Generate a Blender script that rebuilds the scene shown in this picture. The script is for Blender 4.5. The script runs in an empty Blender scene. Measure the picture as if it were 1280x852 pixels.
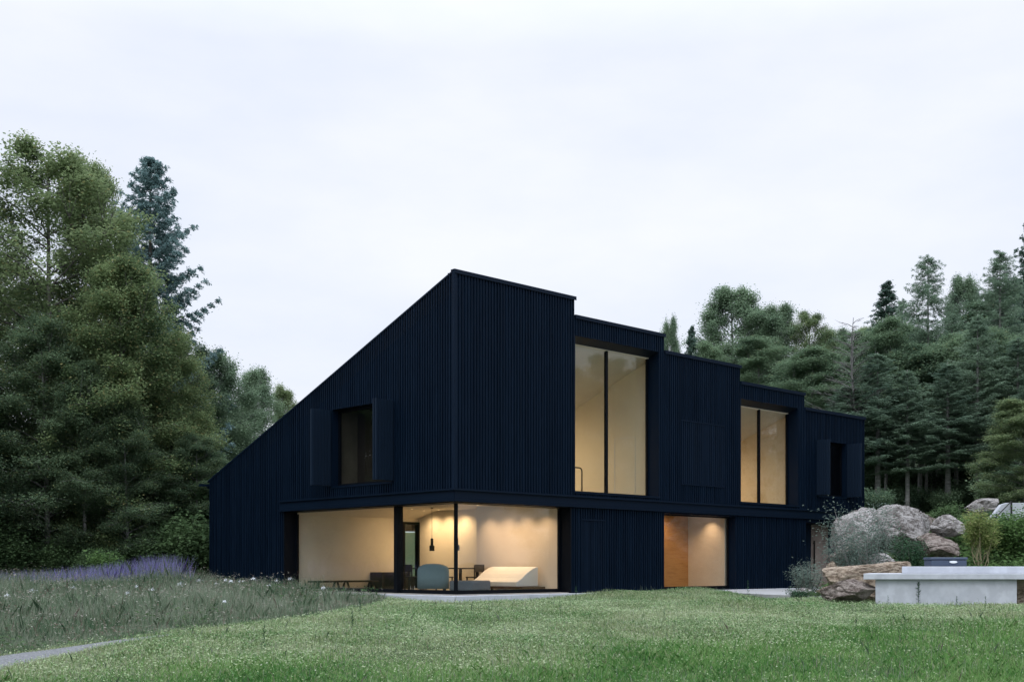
import bpy, math, random
import numpy as np
from mathutils import Vector, noise as mnoise

SC = bpy.context.scene
COL = SC.collection
R = math.radians
F = 1473.0            # focal length in pixels of the 1280 wide photograph
EYE = 0.81            # eye height above the ground floor
HOR = 707.0           # horizon row

# ------------------------------------------------------------------ helpers
def tag(o, label=None, cat=None, group=None, kind=None):
    if label: o['label'] = label
    if cat: o['category'] = cat
    if group: o['group'] = group
    if kind: o['kind'] = kind
    return o

def empty(name, loc=(0, 0, 0), rz=0.0):
    o = bpy.data.objects.new(name, None)
    o.empty_display_size = 0.2
    o.location = loc
    o.rotation_euler = (0, 0, rz)
    COL.objects.link(o)
    return o

def copy_tree(o, parent=None):
    c = o.copy()
    COL.objects.link(c)
    if parent is not None:
        c.parent = parent
    for ch in list(o.children):
        copy_tree(ch, c)
    return c

class MB:
    """collects shapes and links them as one mesh object"""
    def __init__(self, m=None):
        self.v = []; self.f = []; self.m = m
    def P(self, p):
        return self.m(*p) if self.m else tuple(p)
    def add(self, vs, fs):
        b = len(self.v)
        self.v += [self.P(p) for p in vs]
        self.f += [tuple(i + b for i in f) for f in fs]
        return self
    def box(self, a0, a1, b0, b1, c0, c1):
        return self.add([(a0, b0, c0), (a1, b0, c0), (a1, b1, c0), (a0, b1, c0), (a0, b0, c1), (a1, b0, c1), (a1, b1, c1), (a0, b1, c1)],
                        [(0, 3, 2, 1), (4, 5, 6, 7), (0, 1, 5, 4), (1, 2, 6, 5), (2, 3, 7, 6), (3, 0, 4, 7)])
    def quad(self, *p):
        return self.add(p, [tuple(range(len(p)))])
    def prism(self, poly, d):
        n = len(poly)
        d = Vector(d)
        return self.add([tuple(p) for p in poly] + [tuple(Vector(p) + d) for p in poly],
                        [tuple(range(n))[::-1], tuple(range(n, 2 * n))] + [(i, (i + 1) % n, n + (i + 1) % n, n + i) for i in range(n)])
    def tube(self, pts, rad, n=8, cap=True):
        pts = [Vector(p) for p in pts]
        rad = rad if isinstance(rad, (list, tuple)) else [rad] * len(pts)
        vs = []; fs = []
        for i, p in enumerate(pts):
            t = (pts[min(i + 1, len(pts) - 1)] - pts[max(i - 1, 0)])
            t = t.normalized() if t.length > 1e-9 else Vector((0, 0, 1))
            a = t.cross(Vector((0, 0, 1)) if abs(t.z) < .9 else Vector((1, 0, 0))).normalized()
            b = t.cross(a)
            for k in range(n):
                w = 2 * math.pi * k / n
                vs.append(tuple(p + (a * math.cos(w) + b * math.sin(w)) * rad[i]))
        for i in range(len(pts) - 1):
            for k in range(n):
                fs.append((i * n + k, i * n + (k + 1) % n, (i + 1) * n + (k + 1) % n, (i + 1) * n + k))
        if cap:
            fs.append(tuple(range(n))[::-1]); fs.append(tuple(range((len(pts) - 1) * n, len(pts) * n)))
        return self.add(vs, fs)
    def lathe(self, prof, c=(0, 0, 0), n=20):
        vs = []; fs = []
        for r, z in prof:
            for k in range(n):
                w = 2 * math.pi * k / n
                vs.append((c[0] + r * math.cos(w), c[1] + r * math.sin(w), c[2] + z))
        for i in range(len(prof) - 1):
            for k in range(n):
                fs.append((i * n + k, i * n + (k + 1) % n, (i + 1) * n + (k + 1) % n, (i + 1) * n + k))
        return self.add(vs, fs)
    def build(self, name, mat, parent=None, smooth=False, loc=None, bevel=0, fix=True):
        me = bpy.data.meshes.new(name)
        me.from_pydata(self.v, [], self.f)
        if fix:
            import bmesh
            bm = bmesh.new(); bm.from_mesh(me)
            bmesh.ops.recalc_face_normals(bm, faces=bm.faces[:])
            bm.to_mesh(me); bm.free()
        me.materials.append(mat)
        if smooth:
            me.polygons.foreach_set('use_smooth', [True] * len(me.polygons))
        o = bpy.data.objects.new(name, me)
        COL.objects.link(o)
        if parent is not None: o.parent = parent
        if loc is not None: o.location = loc
        if bevel:
            b = o.modifiers.new('bevel', 'BEVEL'); b.width = bevel; b.segments = 2; b.limit_method = 'ANGLE'
        return o

def np_mesh(name, verts, nv, mat, parent=None):
    """verts: (nf*nv,3) array, each face its own nv vertices"""
    n = len(verts); nf = n // nv
    me = bpy.data.meshes.new(name)
    me.vertices.add(n); me.loops.add(n); me.polygons.add(nf)
    me.vertices.foreach_set('co', np.ascontiguousarray(verts, dtype=np.float32).ravel())
    me.loops.foreach_set('vertex_index', np.arange(n, dtype=np.int32))
    me.polygons.foreach_set('loop_start', np.arange(0, n, nv, dtype=np.int32))
    me.polygons.foreach_set('loop_total', np.full(nf, nv, dtype=np.int32))
    me.update(calc_edges=True)
    me.materials.append(mat)
    o = bpy.data.objects.new(name, me)
    COL.objects.link(o)
    if parent is not None: o.parent = parent
    return o

def smooth(x):
    x = np.clip(x, 0, 1)
    return x * x * (3 - 2 * x)

# ------------------------------------------------------------------ house axes
CX, CY = -1.574, 32.2
TH = math.atan2(.6912, .7226)
ct, st = math.cos(TH), math.sin(TH)
def H(u, s, z=0.0):
    return (CX + u * ct - s * st, CY + u * st + s * ct, z)
def to_house(X, Y):
    dx, dy = X - CX, Y - CY
    return dx * ct + dy * st, -dx * st + dy * ct

# ------------------------------------------------------------------ terrain
def g(X, Y):
    X = np.asarray(X, float); Y = np.asarray(Y, float)
    z = np.interp(Y, [-20, 0, 15, 22, 30, 60, 140, 400], [-1.1, -1.05, -.78, -.42, -.1, 0.0, 3, 12])
    z = z + .16 * smooth((-X - 5) / 6) * smooth((Y - 26) / 10)
    z = z + .13 * np.exp(-((X - 5.2) / 3.2) ** 2 - ((Y - 35.6) / 1.8) ** 2)
    z = z - .10 * np.exp(-((X + 1.0) / 3.5) ** 2 - ((Y - 31) / 2.0) ** 2)
    z = z + .03 * np.sin(X * .9 + 1.3) * np.sin(Y * .7) + .015 * np.sin(X * 2.3 + Y * 1.1)
    u, s = to_house(X, Y)
    hill = np.interp(Y, [31, 36, 40, 44, 60, 90, 200], [0, .9, 1.9, 2.6, 3.6, 7.5, 24])
    hill = hill * smooth((X - 11.0) / 4.5) * np.maximum(smooth((-s - 1.8) / 3.0), smooth((u - 22.4) / 2.5))
    z = z + hill
    z = z - .10 * smooth((X - 5.5) / 2.0) * smooth((12.5 - X) / 2.0) * smooth((Y - 30.5) / 2.0) * smooth((46 - Y) / 3)
    inside = smooth((s + .9) / .6) * smooth((u + .9) / .6) * smooth((22.5 - u) / .6) * smooth((14.2 - s) / .6)
    z = z * (1 - inside) + np.minimum(z, -.32) * inside
    return z

def gz(x, y): return float(g(x, y))

def unproj(px, py):
    """where the sight line through a photo pixel meets the ground"""
    k = (px - 640) / F; q = (HOR - py) / F
    lo, hi = 8.0, 200.0
    Y = lo
    while Y < hi:
        if EYE + q * Y < gz(k * Y, Y): break
        Y += .1
    return k * Y, Y

# ------------------------------------------------------------------ materials
def mat(name, col, rough=.6, spec=.4, metal=0.0):
    m = bpy.data.materials.new(name); m.use_nodes = True
    p = m.node_tree.nodes['Principled BSDF']
    p.inputs['Base Color'].default_value = (*col, 1)
    p.inputs['Roughness'].default_value = rough
    p.inputs['Specular IOR Level'].default_value = spec
    p.inputs['Metallic'].default_value = metal
    return m

class NT:
    def __init__(self, m):
        self.m = m; self.t = m.node_tree; self.n = self.t.nodes; self.l = self.t.links
        self.p = self.n.get('Principled BSDF')
    def node(self, kind, **kw):
        x = self.n.new(kind)
        for k, v in kw.items(): setattr(x, k, v)
        return x
    def link(self, a, b): self.l.new(a, b)
    def noise(self, coord, scale, detail=4, rough=.55):
        x = self.node('ShaderNodeTexNoise'); x.inputs['Scale'].default_value = scale
        x.inputs['Detail'].default_value = detail; x.inputs['Roughness'].default_value = rough
        if coord is not None: self.link(coord, x.inputs['Vector'])
        return x.outputs['Fac']
    def ramp(self, fac, stops):
        x = self.node('ShaderNodeValToRGB')
        e = x.color_ramp.elements
        while len(e) < len(stops): e.new(.5)
        for i, (p, c) in enumerate(stops):
            e[i].position = p; e[i].color = (*c, 1) if len(c) == 3 else c
        self.link(fac, x.inputs['Fac'])
        return x.outputs['Color']
    def mix(self, fac, a, b, mode='MIX'):
        x = self.node('ShaderNodeMix', data_type='RGBA', blend_type=mode)
        for sock, val in ((x.inputs[0], fac), (x.inputs[6], a), (x.inputs[7], b)):
            if hasattr(val, 'links'): self.link(val, sock)
            elif isinstance(val, (int, float)): sock.default_value = val
            else: sock.default_value = (*val, 1)
        return x.outputs[2]
    def bump(self, h, strength=.3, dist=.02):
        x = self.node('ShaderNodeBump'); x.inputs['Strength'].default_value = strength; x.inputs['Distance'].default_value = dist
        self.link(h, x.inputs['Height']); self.link(x.outputs['Normal'], self.p.inputs['Normal'])

def textured(name, stops, scale, rough=.8, spec=.3, detail=6, bump=0, bdist=.02, coord='Object', fine=None):
    m = mat(name, stops[0][1], rough, spec); t = NT(m)
    co = t.node('ShaderNodeTexCoord').outputs[coord]
    f = t.noise(co, scale, detail, .62)
    c = t.ramp(f, stops)
    if fine:
        f2 = t.noise(co, fine[0], 3)
        c = t.mix(t.ramp(f2, [(.45, (0, 0, 0)), (.6, (1, 1, 1))]), c, fine[1])
    t.link(c, t.p.inputs['Base Color'])
    if bump: t.bump(t.noise(co, scale * 3, 8, .65), bump, bdist)
    return m

def foliage(name, dark, light, other=None, clump=.35, trans=.40, oshare=.12):
    m = mat(name, dark, .7, .08); t = NT(m)
    geo = t.node('ShaderNodeNewGeometry'); oi = t.node('ShaderNodeObjectInfo')
    co = t.node('ShaderNodeTexCoord').outputs['Object']
    f = t.noise(co, clump, 3)
    a = t.node('ShaderNodeMath', operation='MULTIPLY_ADD'); a.inputs[1].default_value = .26
    t.link(geo.outputs['Random Per Island'], a.inputs[0]); t.link(f, a.inputs[2])
    a2 = t.node('ShaderNodeMath', operation='MULTIPLY_ADD'); a2.inputs[1].default_value = .22
    t.link(oi.outputs['Random'], a2.inputs[0]); t.link(a.outputs[0], a2.inputs[2])
    c = t.ramp(a2.outputs[0], [(.42, dark), (.84, light)])
    if other:
        gt = t.node('ShaderNodeMath', operation='LESS_THAN'); gt.inputs[1].default_value = oshare
        fr = t.node('ShaderNodeMath', operation='FRACT'); mu = t.node('ShaderNodeMath', operation='MULTIPLY'); mu.inputs[1].default_value = 7.31
        t.link(geo.outputs['Random Per Island'], mu.inputs[0]); t.link(mu.outputs[0], fr.inputs[0]); t.link(fr.outputs[0], gt.inputs[0])
        c = t.mix(gt.outputs[0], c, other)
    t.link(c, t.p.inputs['Base Color'])
    tr = t.node('ShaderNodeBsdfTranslucent'); t.link(c, tr.inputs['Color'])
    mx = t.node('ShaderNodeMixShader'); mx.inputs[0].default_value = trans
    t.link(t.p.outputs[0], mx.inputs[1]); t.link(tr.outputs[0], mx.inputs[2])
    t.link(mx.outputs[0], t.n['Material Output'].inputs['Surface'])
    return m

M = {}
def clad():
    m = mat('charred timber', (.006, .010, .020), .6, .09); t = NT(m)
    co = t.node('ShaderNodeTexCoord').outputs['Object']
    mp = t.node('ShaderNodeMapping'); mp.inputs['Scale'].default_value = (6, 6, .35); t.link(co, mp.inputs['Vector'])
    f = t.noise(mp.outputs[0], 3.0, 5, .6)
    geo = t.node('ShaderNodeNewGeometry'); ad = t.node('ShaderNodeMath', operation='MULTIPLY_ADD'); ad.inputs[1].default_value = .30   # every board a little different
    t.link(geo.outputs['Random Per Island'], ad.inputs[0]); t.link(f, ad.inputs[2])
    t.link(t.ramp(ad.outputs[0], [(.40, (.0012, .0058, .0150)), (.92, (.0042, .0128, .0292))]), t.p.inputs['Base Color'])
    t.link(t.ramp(f, [(.3, (.5, .5, .5)), (.7, (.68, .68, .68))]), t.p.inputs['Roughness'])
    return m
M['clad'] = clad()
M['shutter'] = mat('blue black shutter coating', (.0062, .0150, .0310), .5, .2)
M['steel'] = mat('dark coated steel', (.0022, .0082, .0200), .5, .10)
M['frame'] = mat('black window frame', (.0012, .0026, .0055), .5, .14)
M['roof'] = mat('dark standing seam roof', (.008, .014, .026), .5, .3)
M['plaster'] = textured('warm plaster', [(.3, (.68, .62, .53)), (.7, (.74, .68, .58))], 2.0, .9, .1)
M['plaster2'] = textured('clay plaster', [(.3, (.70, .60, .49)), (.7, (.74, .65, .54))], 2.0, .9, .1)
M['birch'] = textured('birch panel', [(.3, (.68, .56, .38)), (.5, (.74, .63, .46)), (.7, (.62, .49, .31))], 1.6, .55, .3)
M['floor'] = textured('polished screed', [(.3, (.30, .28, .26)), (.7, (.36, .34, .31))], 1.2, .35, .4)
def ply():
    m = mat('oiled plywood', (.4, .2, .08), .5, .35); t = NT(m)
    co = t.node('ShaderNodeTexCoord').outputs['Object']
    mp = t.node('ShaderNodeMapping'); mp.inputs['Scale'].default_value = (1, 1, 6); t.link(co, mp.inputs['Vector'])
    f = t.noise(mp.outputs[0], 1.6, 6, .6)
    t.link(t.ramp(f, [(.3, (.36, .17, .06)), (.55, (.46, .24, .09)), (.75, (.40, .20, .075))]), t.p.inputs['Base Color'])
    return m
M['ply'] = ply()
M['concrete'] = textured('board marked concrete', [(.28, (.36, .385, .43)), (.5, (.49, .52, .57)), (.75, (.55, .58, .63))], 1.3, .85, .25, 8, .25, .01, fine=(3.1, (.43, .455, .50)))
M['plinth'] = textured('pale concrete plinth', [(.3, (.42, .45, .50)), (.7, (.52, .55, .61))], 1.7, .85, .2, 6, .2, .01)
def stone(name, dark, mid, light, vein):
    m = mat(name, mid, .92, .15); t = NT(m)
    co = t.node('ShaderNodeTexCoord').outputs['Object']
    wv = t.node('ShaderNodeTexNoise'); wv.inputs['Scale'].default_value = 1.6; wv.inputs['Detail'].default_value = 5; t.link(co, wv.inputs['Vector'])
    mp = t.node('ShaderNodeMapping'); mp.inputs['Rotation'].default_value = (.5, .35, .3); mp.inputs['Scale'].default_value = (1, 1, 2.4)
    t.link(co, mp.inputs['Vector'])
    f = t.noise(mp.outputs[0], 2.6, 12, .7)
    c = t.ramp(f, [(.36, dark), (.45, mid), (.54, light), (.70, mid)])
    f2 = t.noise(mp.outputs[0], 9.0, 8, .72)
    c = t.mix(t.ramp(f2, [(.40, (1, 1, 1)), (.52, (0, 0, 0))]), c, vein)
    f3 = t.noise(co, 1.1, 4, .5)
    c = t.mix(t.ramp(f3, [(.5, (0, 0, 0)), (.62, (.55, .55, .55))]), c, light)
    t.link(c, t.p.inputs['Base Color'])
    ad = t.node('ShaderNodeMath', operation='ADD'); t.link(t.noise(mp.outputs[0], 5, 12, .75), ad.inputs[0]); t.link(f2, ad.inputs[1])
    t.bump(ad.outputs[0], .8, .07)
    return m
M['rock'] = stone('limestone', (.05, .044, .042), (.20, .188, .178), (.42, .41, .405), (.10, .09, .085))
M['rockbrown'] = stone('rusty limestone', (.055, .042, .04), (.16, .13, .115), (.30, .265, .24), (.085, .068, .06))
M['rockslab'] = stone('ochre slab stone', (.09, .07, .05), (.24, .19, .14), (.40, .34, .27), (.14, .105, .08))
M['bark'] = textured('grey bark', [(.3, (.055, .05, .045)), (.6, (.13, .125, .115)), (.8, (.22, .22, .21))], 4, .95, .1, 6, .8, .03)
M['palebark'] = textured('pale bark', [(.3, (.14, .14, .135)), (.6, (.27, .27, .26)), (.8, (.38, .38, .37))], 4, .95, .1, 6, .6, .02)
M['deadbark'] = textured('weathered grey bark', [(.3, (.10, .10, .095)), (.6, (.17, .17, .165)), (.8, (.24, .24, .23))], 4, .95, .1, 6)
M['soil'] = textured('lawn soil', [(.3, (.045, .075, .03)), (.55, (.07, .105, .045)), (.75, (.085, .09, .05))], .6, .95, .1, 8, .6, .04, fine=(14, (.04, .06, .028)))
M['gravel'] = textured('grey gravel', [(.3, (.10, .11, .115)), (.5, (.19, .20, .21)), (.7, (.27, .28, .29))], 30, .95, .15, 4, .9, .02)
M['paving'] = textured('grey paving', [(.3, (.30, .31, .32)), (.7, (.42, .43, .44))], 3, .9, .2, 6, .3, .01)
M['fabric'] = mat('grey blue upholstery', (.21, .29, .33), .95, .1)
M['greyfab'] = mat('grey felt', (.17, .19, .22), .95, .1)
M['linen'] = mat('cream linen', (.74, .72, .68), .95, .1)
M['darkwood'] = mat('dark stained wood', (.022, .017, .013), .5, .35)
M['walnut'] = mat('walnut', (.09, .045, .022), .5, .35)
M['black'] = mat('black metal', (.008, .008, .009), .4, .4)
M['tarp'] = mat('slate blue plastic', (.045, .065, .105), .55, .4)
M['white'] = mat('white print', (.7, .74, .78), .6, .3)

def glass():
    m = bpy.data.materials.new('window glass'); m.use_nodes = True; t = NT(m)
    t.n.remove(t.p)
    tr = t.node('ShaderNodeBsdfTransparent'); tr.inputs[0].default_value = (.93, .95, .94, 1)
    gl = t.node('ShaderNodeBsdfGlossy'); gl.inputs['Roughness'].default_value = 0.0
    fr = t.node('ShaderNodeFresnel')
    geo = t.node('ShaderNodeNewGeometry'); ior = t.node('ShaderNodeMath', operation='MULTIPLY_ADD')   # the same reflection on both faces of the pane
    ior.inputs[1].default_value = 1 / 1.5 - 1.5; ior.inputs[2].default_value = 1.5
    t.link(geo.outputs['Backfacing'], ior.inputs[0]); t.link(ior.outputs[0], fr.inputs['IOR'])
    mx = t.node('ShaderNodeMixShader')
    t.link(fr.outputs[0], mx.inputs[0]); t.link(tr.outputs[0], mx.inputs[1]); t.link(gl.outputs[0], mx.inputs[2])
    t.link(mx.outputs[0], t.n['Material Output'].inputs['Surface'])
    return m
M['glass'] = glass()
def emis(name, col, s):
    m = bpy.data.materials.new(name); m.use_nodes = True
    p = m.node_tree.nodes['Principled BSDF']
    p.inputs['Emission Color'].default_value = (*col, 1); p.inputs['Emission Strength'].default_value = s
    return m
M['lamp'] = emis('lit lamp lens', (1, .72, .42), 1.2)

M['leaf'] = foliage('broad leaf', (.062, .115, .058), (.25, .325, .165), (.28, .29, .13), .35, oshare=.04)
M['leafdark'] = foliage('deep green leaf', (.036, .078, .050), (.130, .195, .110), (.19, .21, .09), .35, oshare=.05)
M['leafolive'] = foliage('olive leaf', (.066, .118, .055), (.235, .310, .145), (.30, .29, .13), .35, oshare=.06)
M['leafpale'] = foliage('pale leaf', (.090, .150, .102), (.240, .335, .215), None, .35)
M['beech'] = foliage('beech leaf', (.052, .102, .068), (.195, .285, .172), (.22, .25, .13), .3, oshare=.03)
M['needle'] = foliage('blue green needles', (.105, .185, .190), (.25, .36, .355), None, .35, .3)
M['spruce'] = foliage('spruce needles', (.062, .112, .092), (.165, .245, .195), None, .35, .3)
M['larch'] = foliage('larch needles', (.080, .138, .108), (.21, .300, .210), None, .35, .4)
M['shrub'] = foliage('shrub leaf', (.030, .065, .034), (.11, .18, .080), None, .6)
M['greyleaf'] = foliage('grey green leaf', (.085, .13, .11), (.20, .265, .22), None, 1.2)
M['limeleaf'] = foliage('lime leaf', (.13, .19, .06), (.30, .36, .13), (.34, .34, .16), 1.2)
M['cover'] = foliage('ground cover leaf', (.045, .10, .038), (.14, .24, .085), None, 1.0)
M['yew'] = foliage('yew needles', (.016, .045, .026), (.050, .11, .056), None, 1.2, .1)

def grassmat(name, a, b, c, straw, sshare, scale):
    m = mat(name, a, .6, .25); t = NT(m)
    geo = t.node('ShaderNodeNewGeometry')
    f = t.noise(geo.outputs['Position'], scale, 5, .6)
    f2 = t.noise(geo.outputs['Position'], scale * .27, 3)
    ad = t.node('ShaderNodeMath', operation='ADD'); t.link(f, ad.inputs[0]); t.link(f2, ad.inputs[1])
    hf = t.node('ShaderNodeMath', operation='MULTIPLY'); hf.inputs[1].default_value = .5; t.link(ad.outputs[0], hf.inputs[0])
    ra = t.node('ShaderNodeMath', operation='MULTIPLY_ADD'); ra.inputs[1].default_value = .30; t.link(geo.outputs['Random Per Island'], ra.inputs[0]); t.link(hf.outputs[0], ra.inputs[2])
    col = t.ramp(ra.outputs[0], [(.50, a), (.64, b), (.79, c)])
    mu = t.node('ShaderNodeMath', operation='MULTIPLY'); mu.inputs[1].default_value = 9.7; t.link(geo.outputs['Random Per Island'], mu.inputs[0])
    fr = t.node('ShaderNodeMath', operation='FRACT'); t.link(mu.outputs[0], fr.inputs[0])
    lt = t.node('ShaderNodeMath', operation='LESS_THAN'); lt.inputs[1].default_value = sshare; t.link(fr.outputs[0], lt.inputs[0])
    col = t.mix(lt.outputs[0], col, straw)
    t.link(col, t.p.inputs['Base Color'])
    tr = t.node('ShaderNodeBsdfTranslucent'); t.link(col, tr.inputs['Color'])
    mx = t.node('ShaderNodeMixShader'); mx.inputs[0].default_value = .35
    t.link(t.p.outputs[0], mx.inputs[1]); t.link(tr.outputs[0], mx.inputs[2])
    t.link(mx.outputs[0], t.n['Material Output'].inputs['Surface'])
    return m
M['grass'] = grassmat('lawn grass', (.095, .195, .058), (.282, .372, .168), (.46, .515, .315), (.46, .48, .36), .15, .8)
M['clover'] = grassmat('clover leaf', (.090, .215, .070), (.285, .400, .190), (.43, .505, .32), (.38, .44, .31), .05, .8)
M['lush'] = grassmat('lush grass', (.060, .190, .040), (.130, .290, .075), (.21, .37, .12), (.30, .36, .18), .08, .8)
M['meadow'] = grassmat('meadow grass', (.055, .120, .062), (.175, .255, .155), (.35, .39, .31), (.25, .22, .17), .10, 1.6)
M['seed'] = grassmat('seed heads', (.20, .19, .15), (.34, .33, .28), (.46, .45, .40), (.19, .12, .10), .2, 1.0)
M['lavender'] = grassmat('lavender spikes', (.17, .155, .38), (.26, .24, .53), (.35, .34, .62), (.14, .19, .13), .35, 1.5)

# ------------------------------------------------------------------ world, sun, camera
SUN_EL, SUN_AZ = R(52), R(205)
w = bpy.data.worlds.new('World'); SC.world = w; w.use_nodes = True
nt = w.node_tree; nn = nt.nodes; ll = nt.links
bg = nn['Background']; bg.inputs['Strength'].default_value = .10
sky = nn.new('ShaderNodeTexSky'); sky.sky_type = 'NISHITA'; sky.sun_disc = False
sky.sun_elevation = SUN_EL; sky.sun_rotation = SUN_AZ; sky.air_density = 1.2; sky.dust_density = 2.0
tc = nn.new('ShaderNodeTexCoord')
mp = nn.new('ShaderNodeMapping'); mp.inputs['Scale'].default_value = (1.0, 1.0, 2.6); ll.new(tc.outputs['Generated'], mp.inputs['Vector'])
cn = nn.new('ShaderNodeTexNoise'); cn.inputs['Scale'].default_value = 2.4; cn.inputs['Detail'].default_value = 7; cn.inputs['Roughness'].default_value = .52
ll.new(mp.outputs[0], cn.inputs['Vector'])
cr = nn.new('ShaderNodeValToRGB'); e = cr.color_ramp.elements
e[0].position = .33; e[0].color = (.745, .810, .950, 1); e[1].position = .66; e[1].color = (.930, .955, 1.04, 1)
ll.new(cn.outputs['Fac'], cr.inputs['Fac'])
vm = nn.new('ShaderNodeVectorMath'); vm.operation = 'SCALE'; vm.inputs['Scale'].default_value = 9.6
ll.new(cr.outputs['Color'], vm.inputs[0])
mxw = nn.new('ShaderNodeMix'); mxw.data_type = 'RGBA'; mxw.inputs[0].default_value = .93
sx = nn.new('ShaderNodeSeparateXYZ'); ll.new(tc.outputs['Generated'], sx.inputs[0])
mr = nn.new('ShaderNodeMapRange'); mr.inputs['From Min'].default_value = .40; mr.inputs['From Max'].default_value = 1.0   # overcast sky: brightest overhead
mr.inputs['To Min'].default_value = 10.7; mr.inputs['To Max'].default_value = 33.0
ll.new(sx.outputs['Z'], mr.inputs['Value']); ll.new(mr.outputs[0], vm.inputs['Scale'])
ll.new(sky.outputs[0], mxw.inputs[6]); ll.new(vm.outputs[0], mxw.inputs[7]); ll.new(mxw.outputs[2], bg.inputs['Color'])

sd = bpy.data.lights.new('overcast_sun', 'SUN'); sd.energy = 1.0; sd.angle = R(35); sd.color = (1, .97, .93)
so = bpy.data.objects.new('overcast_sun', sd); COL.objects.link(so)
dirv = Vector((math.sin(SUN_AZ) * math.cos(SUN_EL), math.cos(SUN_AZ) * math.cos(SUN_EL), math.sin(SUN_EL)))
so.rotation_euler = dirv.to_track_quat('Z', 'Y').to_euler()
so.location = (0, 0, 60)

cd = bpy.data.cameras.new('camera'); cd.sensor_width = 36; cd.lens = F / 1280 * 36
cd.shift_y = (HOR - 426) / 1280; cd.clip_end = 2000; cd.clip_start = .1
cam = bpy.data.objects.new('camera', cd); COL.objects.link(cam)
cam.location = (0, 0, EYE); cam.rotation_euler = (R(90), 0, 0)
SC.camera = cam
SC.view_settings.view_transform = 'Standard'; SC.view_settings.look = 'None'
SC.view_settings.exposure = 0; SC.view_settings.gamma = 1; SC.view_settings.use_curve_mapping = False
cy = SC.cycles
cy.max_bounces = 7; cy.diffuse_bounces = 4; cy.glossy_bounces = 3; cy.transmission_bounces = 4; cy.transparent_max_bounces = 12
cy.caustics_reflective = False; cy.caustics_refractive = False; cy.sample_clamp_indirect = 6
cy.use_denoising = True

# ------------------------------------------------------------------ ground sheet
def axis(lo, hi, a, b, fine):
    v = list(np.arange(a, b + 1e-6, fine)); st_ = fine
    x = b
    while x < hi: st_ *= 1.25; x += st_; v.append(min(x, hi))
    x = a; st_ = fine
    while x > lo: st_ *= 1.25; x -= st_; v.insert(0, max(x, lo))
    return np.array(v)
gx = axis(-500, 500, -24, 26, .4); gy = axis(-60, 700, 8, 62, .4)
GX, GY = np.meshgrid(gx, gy); GZ = g(GX, GY)
nx, ny = len(gx), len(gy)
me = bpy.data.meshes.new('ground')
idx = np.arange(nx * ny).reshape(ny, nx)
fc = np.stack([idx[:-1, :-1], idx[:-1, 1:], idx[1:, 1:], idx[1:, :-1]], -1).reshape(-1, 4)
me.from_pydata(np.stack([GX, GY, GZ], -1).reshape(-1, 3).tolist(), [], fc.tolist())
me.materials.append(M['soil']); me.polygons.foreach_set('use_smooth', [True] * len(me.polygons))
ground = bpy.data.objects.new('ground', me); COL.objects.link(ground); tag(ground, kind='structure')

# ------------------------------------------------------------------ house
house = empty('house', (CX, CY, 0), TH)
tag(house, 'black timber clad house with stepped shed roof and warmly lit windows', 'house')
UU = [0, 4.78, 9.04, 13.25, 17.33, 21.69]
ZT = [8.9, 8.36, 7.83, 7.28, 6.75]
KS = (8.9 - 3.84) / 13.22
DEP = [13.22, 13.22, 13.1, 11.7, 10.3]
fr_m = lambda a, d, z: (a, d, z)          # front: along u, depth s
gb_m = lambda a, d, z: (d, a, z)          # gable: along s, depth u
PITCH = .110

def wall(name, m, a0, a1, top, opens, parent, zbase=0.0):
    """ribbed cladding with openings: outer board, inner lining, battens"""
    b = MB(m)
    cuts = {a0, a1}
    for o in opens:
        cuts.update(x for x in o[:2] if a0 < x < a1)
    cuts = sorted(cuts)
    def spans(x0, x1):
        xm = (x0 + x1) / 2
        sp = [(zbase, None)]
        for (p0, p1, q0, q1) in sorted(opens, key=lambda o: o[2]):
            if p0 <= xm <= p1:
                z0, z1 = sp.pop()
                if q0 > z0 + 1e-4: sp.append((z0, q0))
                sp.append((q1, None))
        return sp
    for x0, x1 in zip(cuts[:-1], cuts[1:]):
        for z0, z1 in spans(x0, x1):
            for d in (0.0, .28):
                b.quad((x0, d, z0), (x1, d, z0), (x1, d, z1 if z1 else top(x1)), (x0, d, z1 if z1 else top(x0)))
    n = int(round((a1 - a0) / PITCH)); p = (a1 - a0) / n
    rnd = random.Random(len(name) + int(a0 * 10))
    for i in range(n):
        c = a0 + (i + .5) * p
        h = .017 + rnd.uniform(-.002, .002)
        for z0, z1 in spans(c, c):
            zt0 = z1 if z1 else top(c - h); zt1 = z1 if z1 else top(c + h)
            if zt0 - z0 < .05: continue
            dep = -.036 + rnd.uniform(-.004, .004)
            b.add([(c - h, dep, z0), (c + h, dep, z0), (c + h, -.001, z0), (c - h, -.001, z0),
                   (c - h, dep, zt0), (c + h, dep, zt1), (c + h, -.001, zt1), (c - h, -.001, zt0)],
                  [(0, 3, 2, 1), (4, 5, 6, 7), (0, 1, 5, 4), (1, 2, 6, 5), (2, 3, 7, 6), (3, 0, 4, 7)])
    return b.build(name, M['clad'], parent)

BT = 2.93   # top of the steel ledge beam
gab = wall('gable_wall', gb_m, 0.0, 13.22, lambda s: 8.86 - KS * s, [(0, 8.45, -1, 2.60), (2.76, 5.72, 3.25, 5.62)], house)
opens = [[(0, 4.64, -1, 2.60)],
         [(4.80, 8.75, 3.05, 7.75)],
         [(8.92, 12.97, -1, 2.53)],
         [(13.29, 16.9, 3.05, 6.68)],
         [(18.26, 20.29, 3.49, 5.59), (17.42, 20.9, -1, 2.45)]]
for i in range(5):
    wall('front_wall', fr_m, UU[i], UU[i + 1], lambda a, z=ZT[i] - .04: z, opens[i], house)
MB().box(21.66, 21.69, 0.02, 10.3, 0, 3.0).box(21.66, 21.69, .02, 2.0, 3.0, 6.1).build('end_wall', M['clad'], house)
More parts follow.
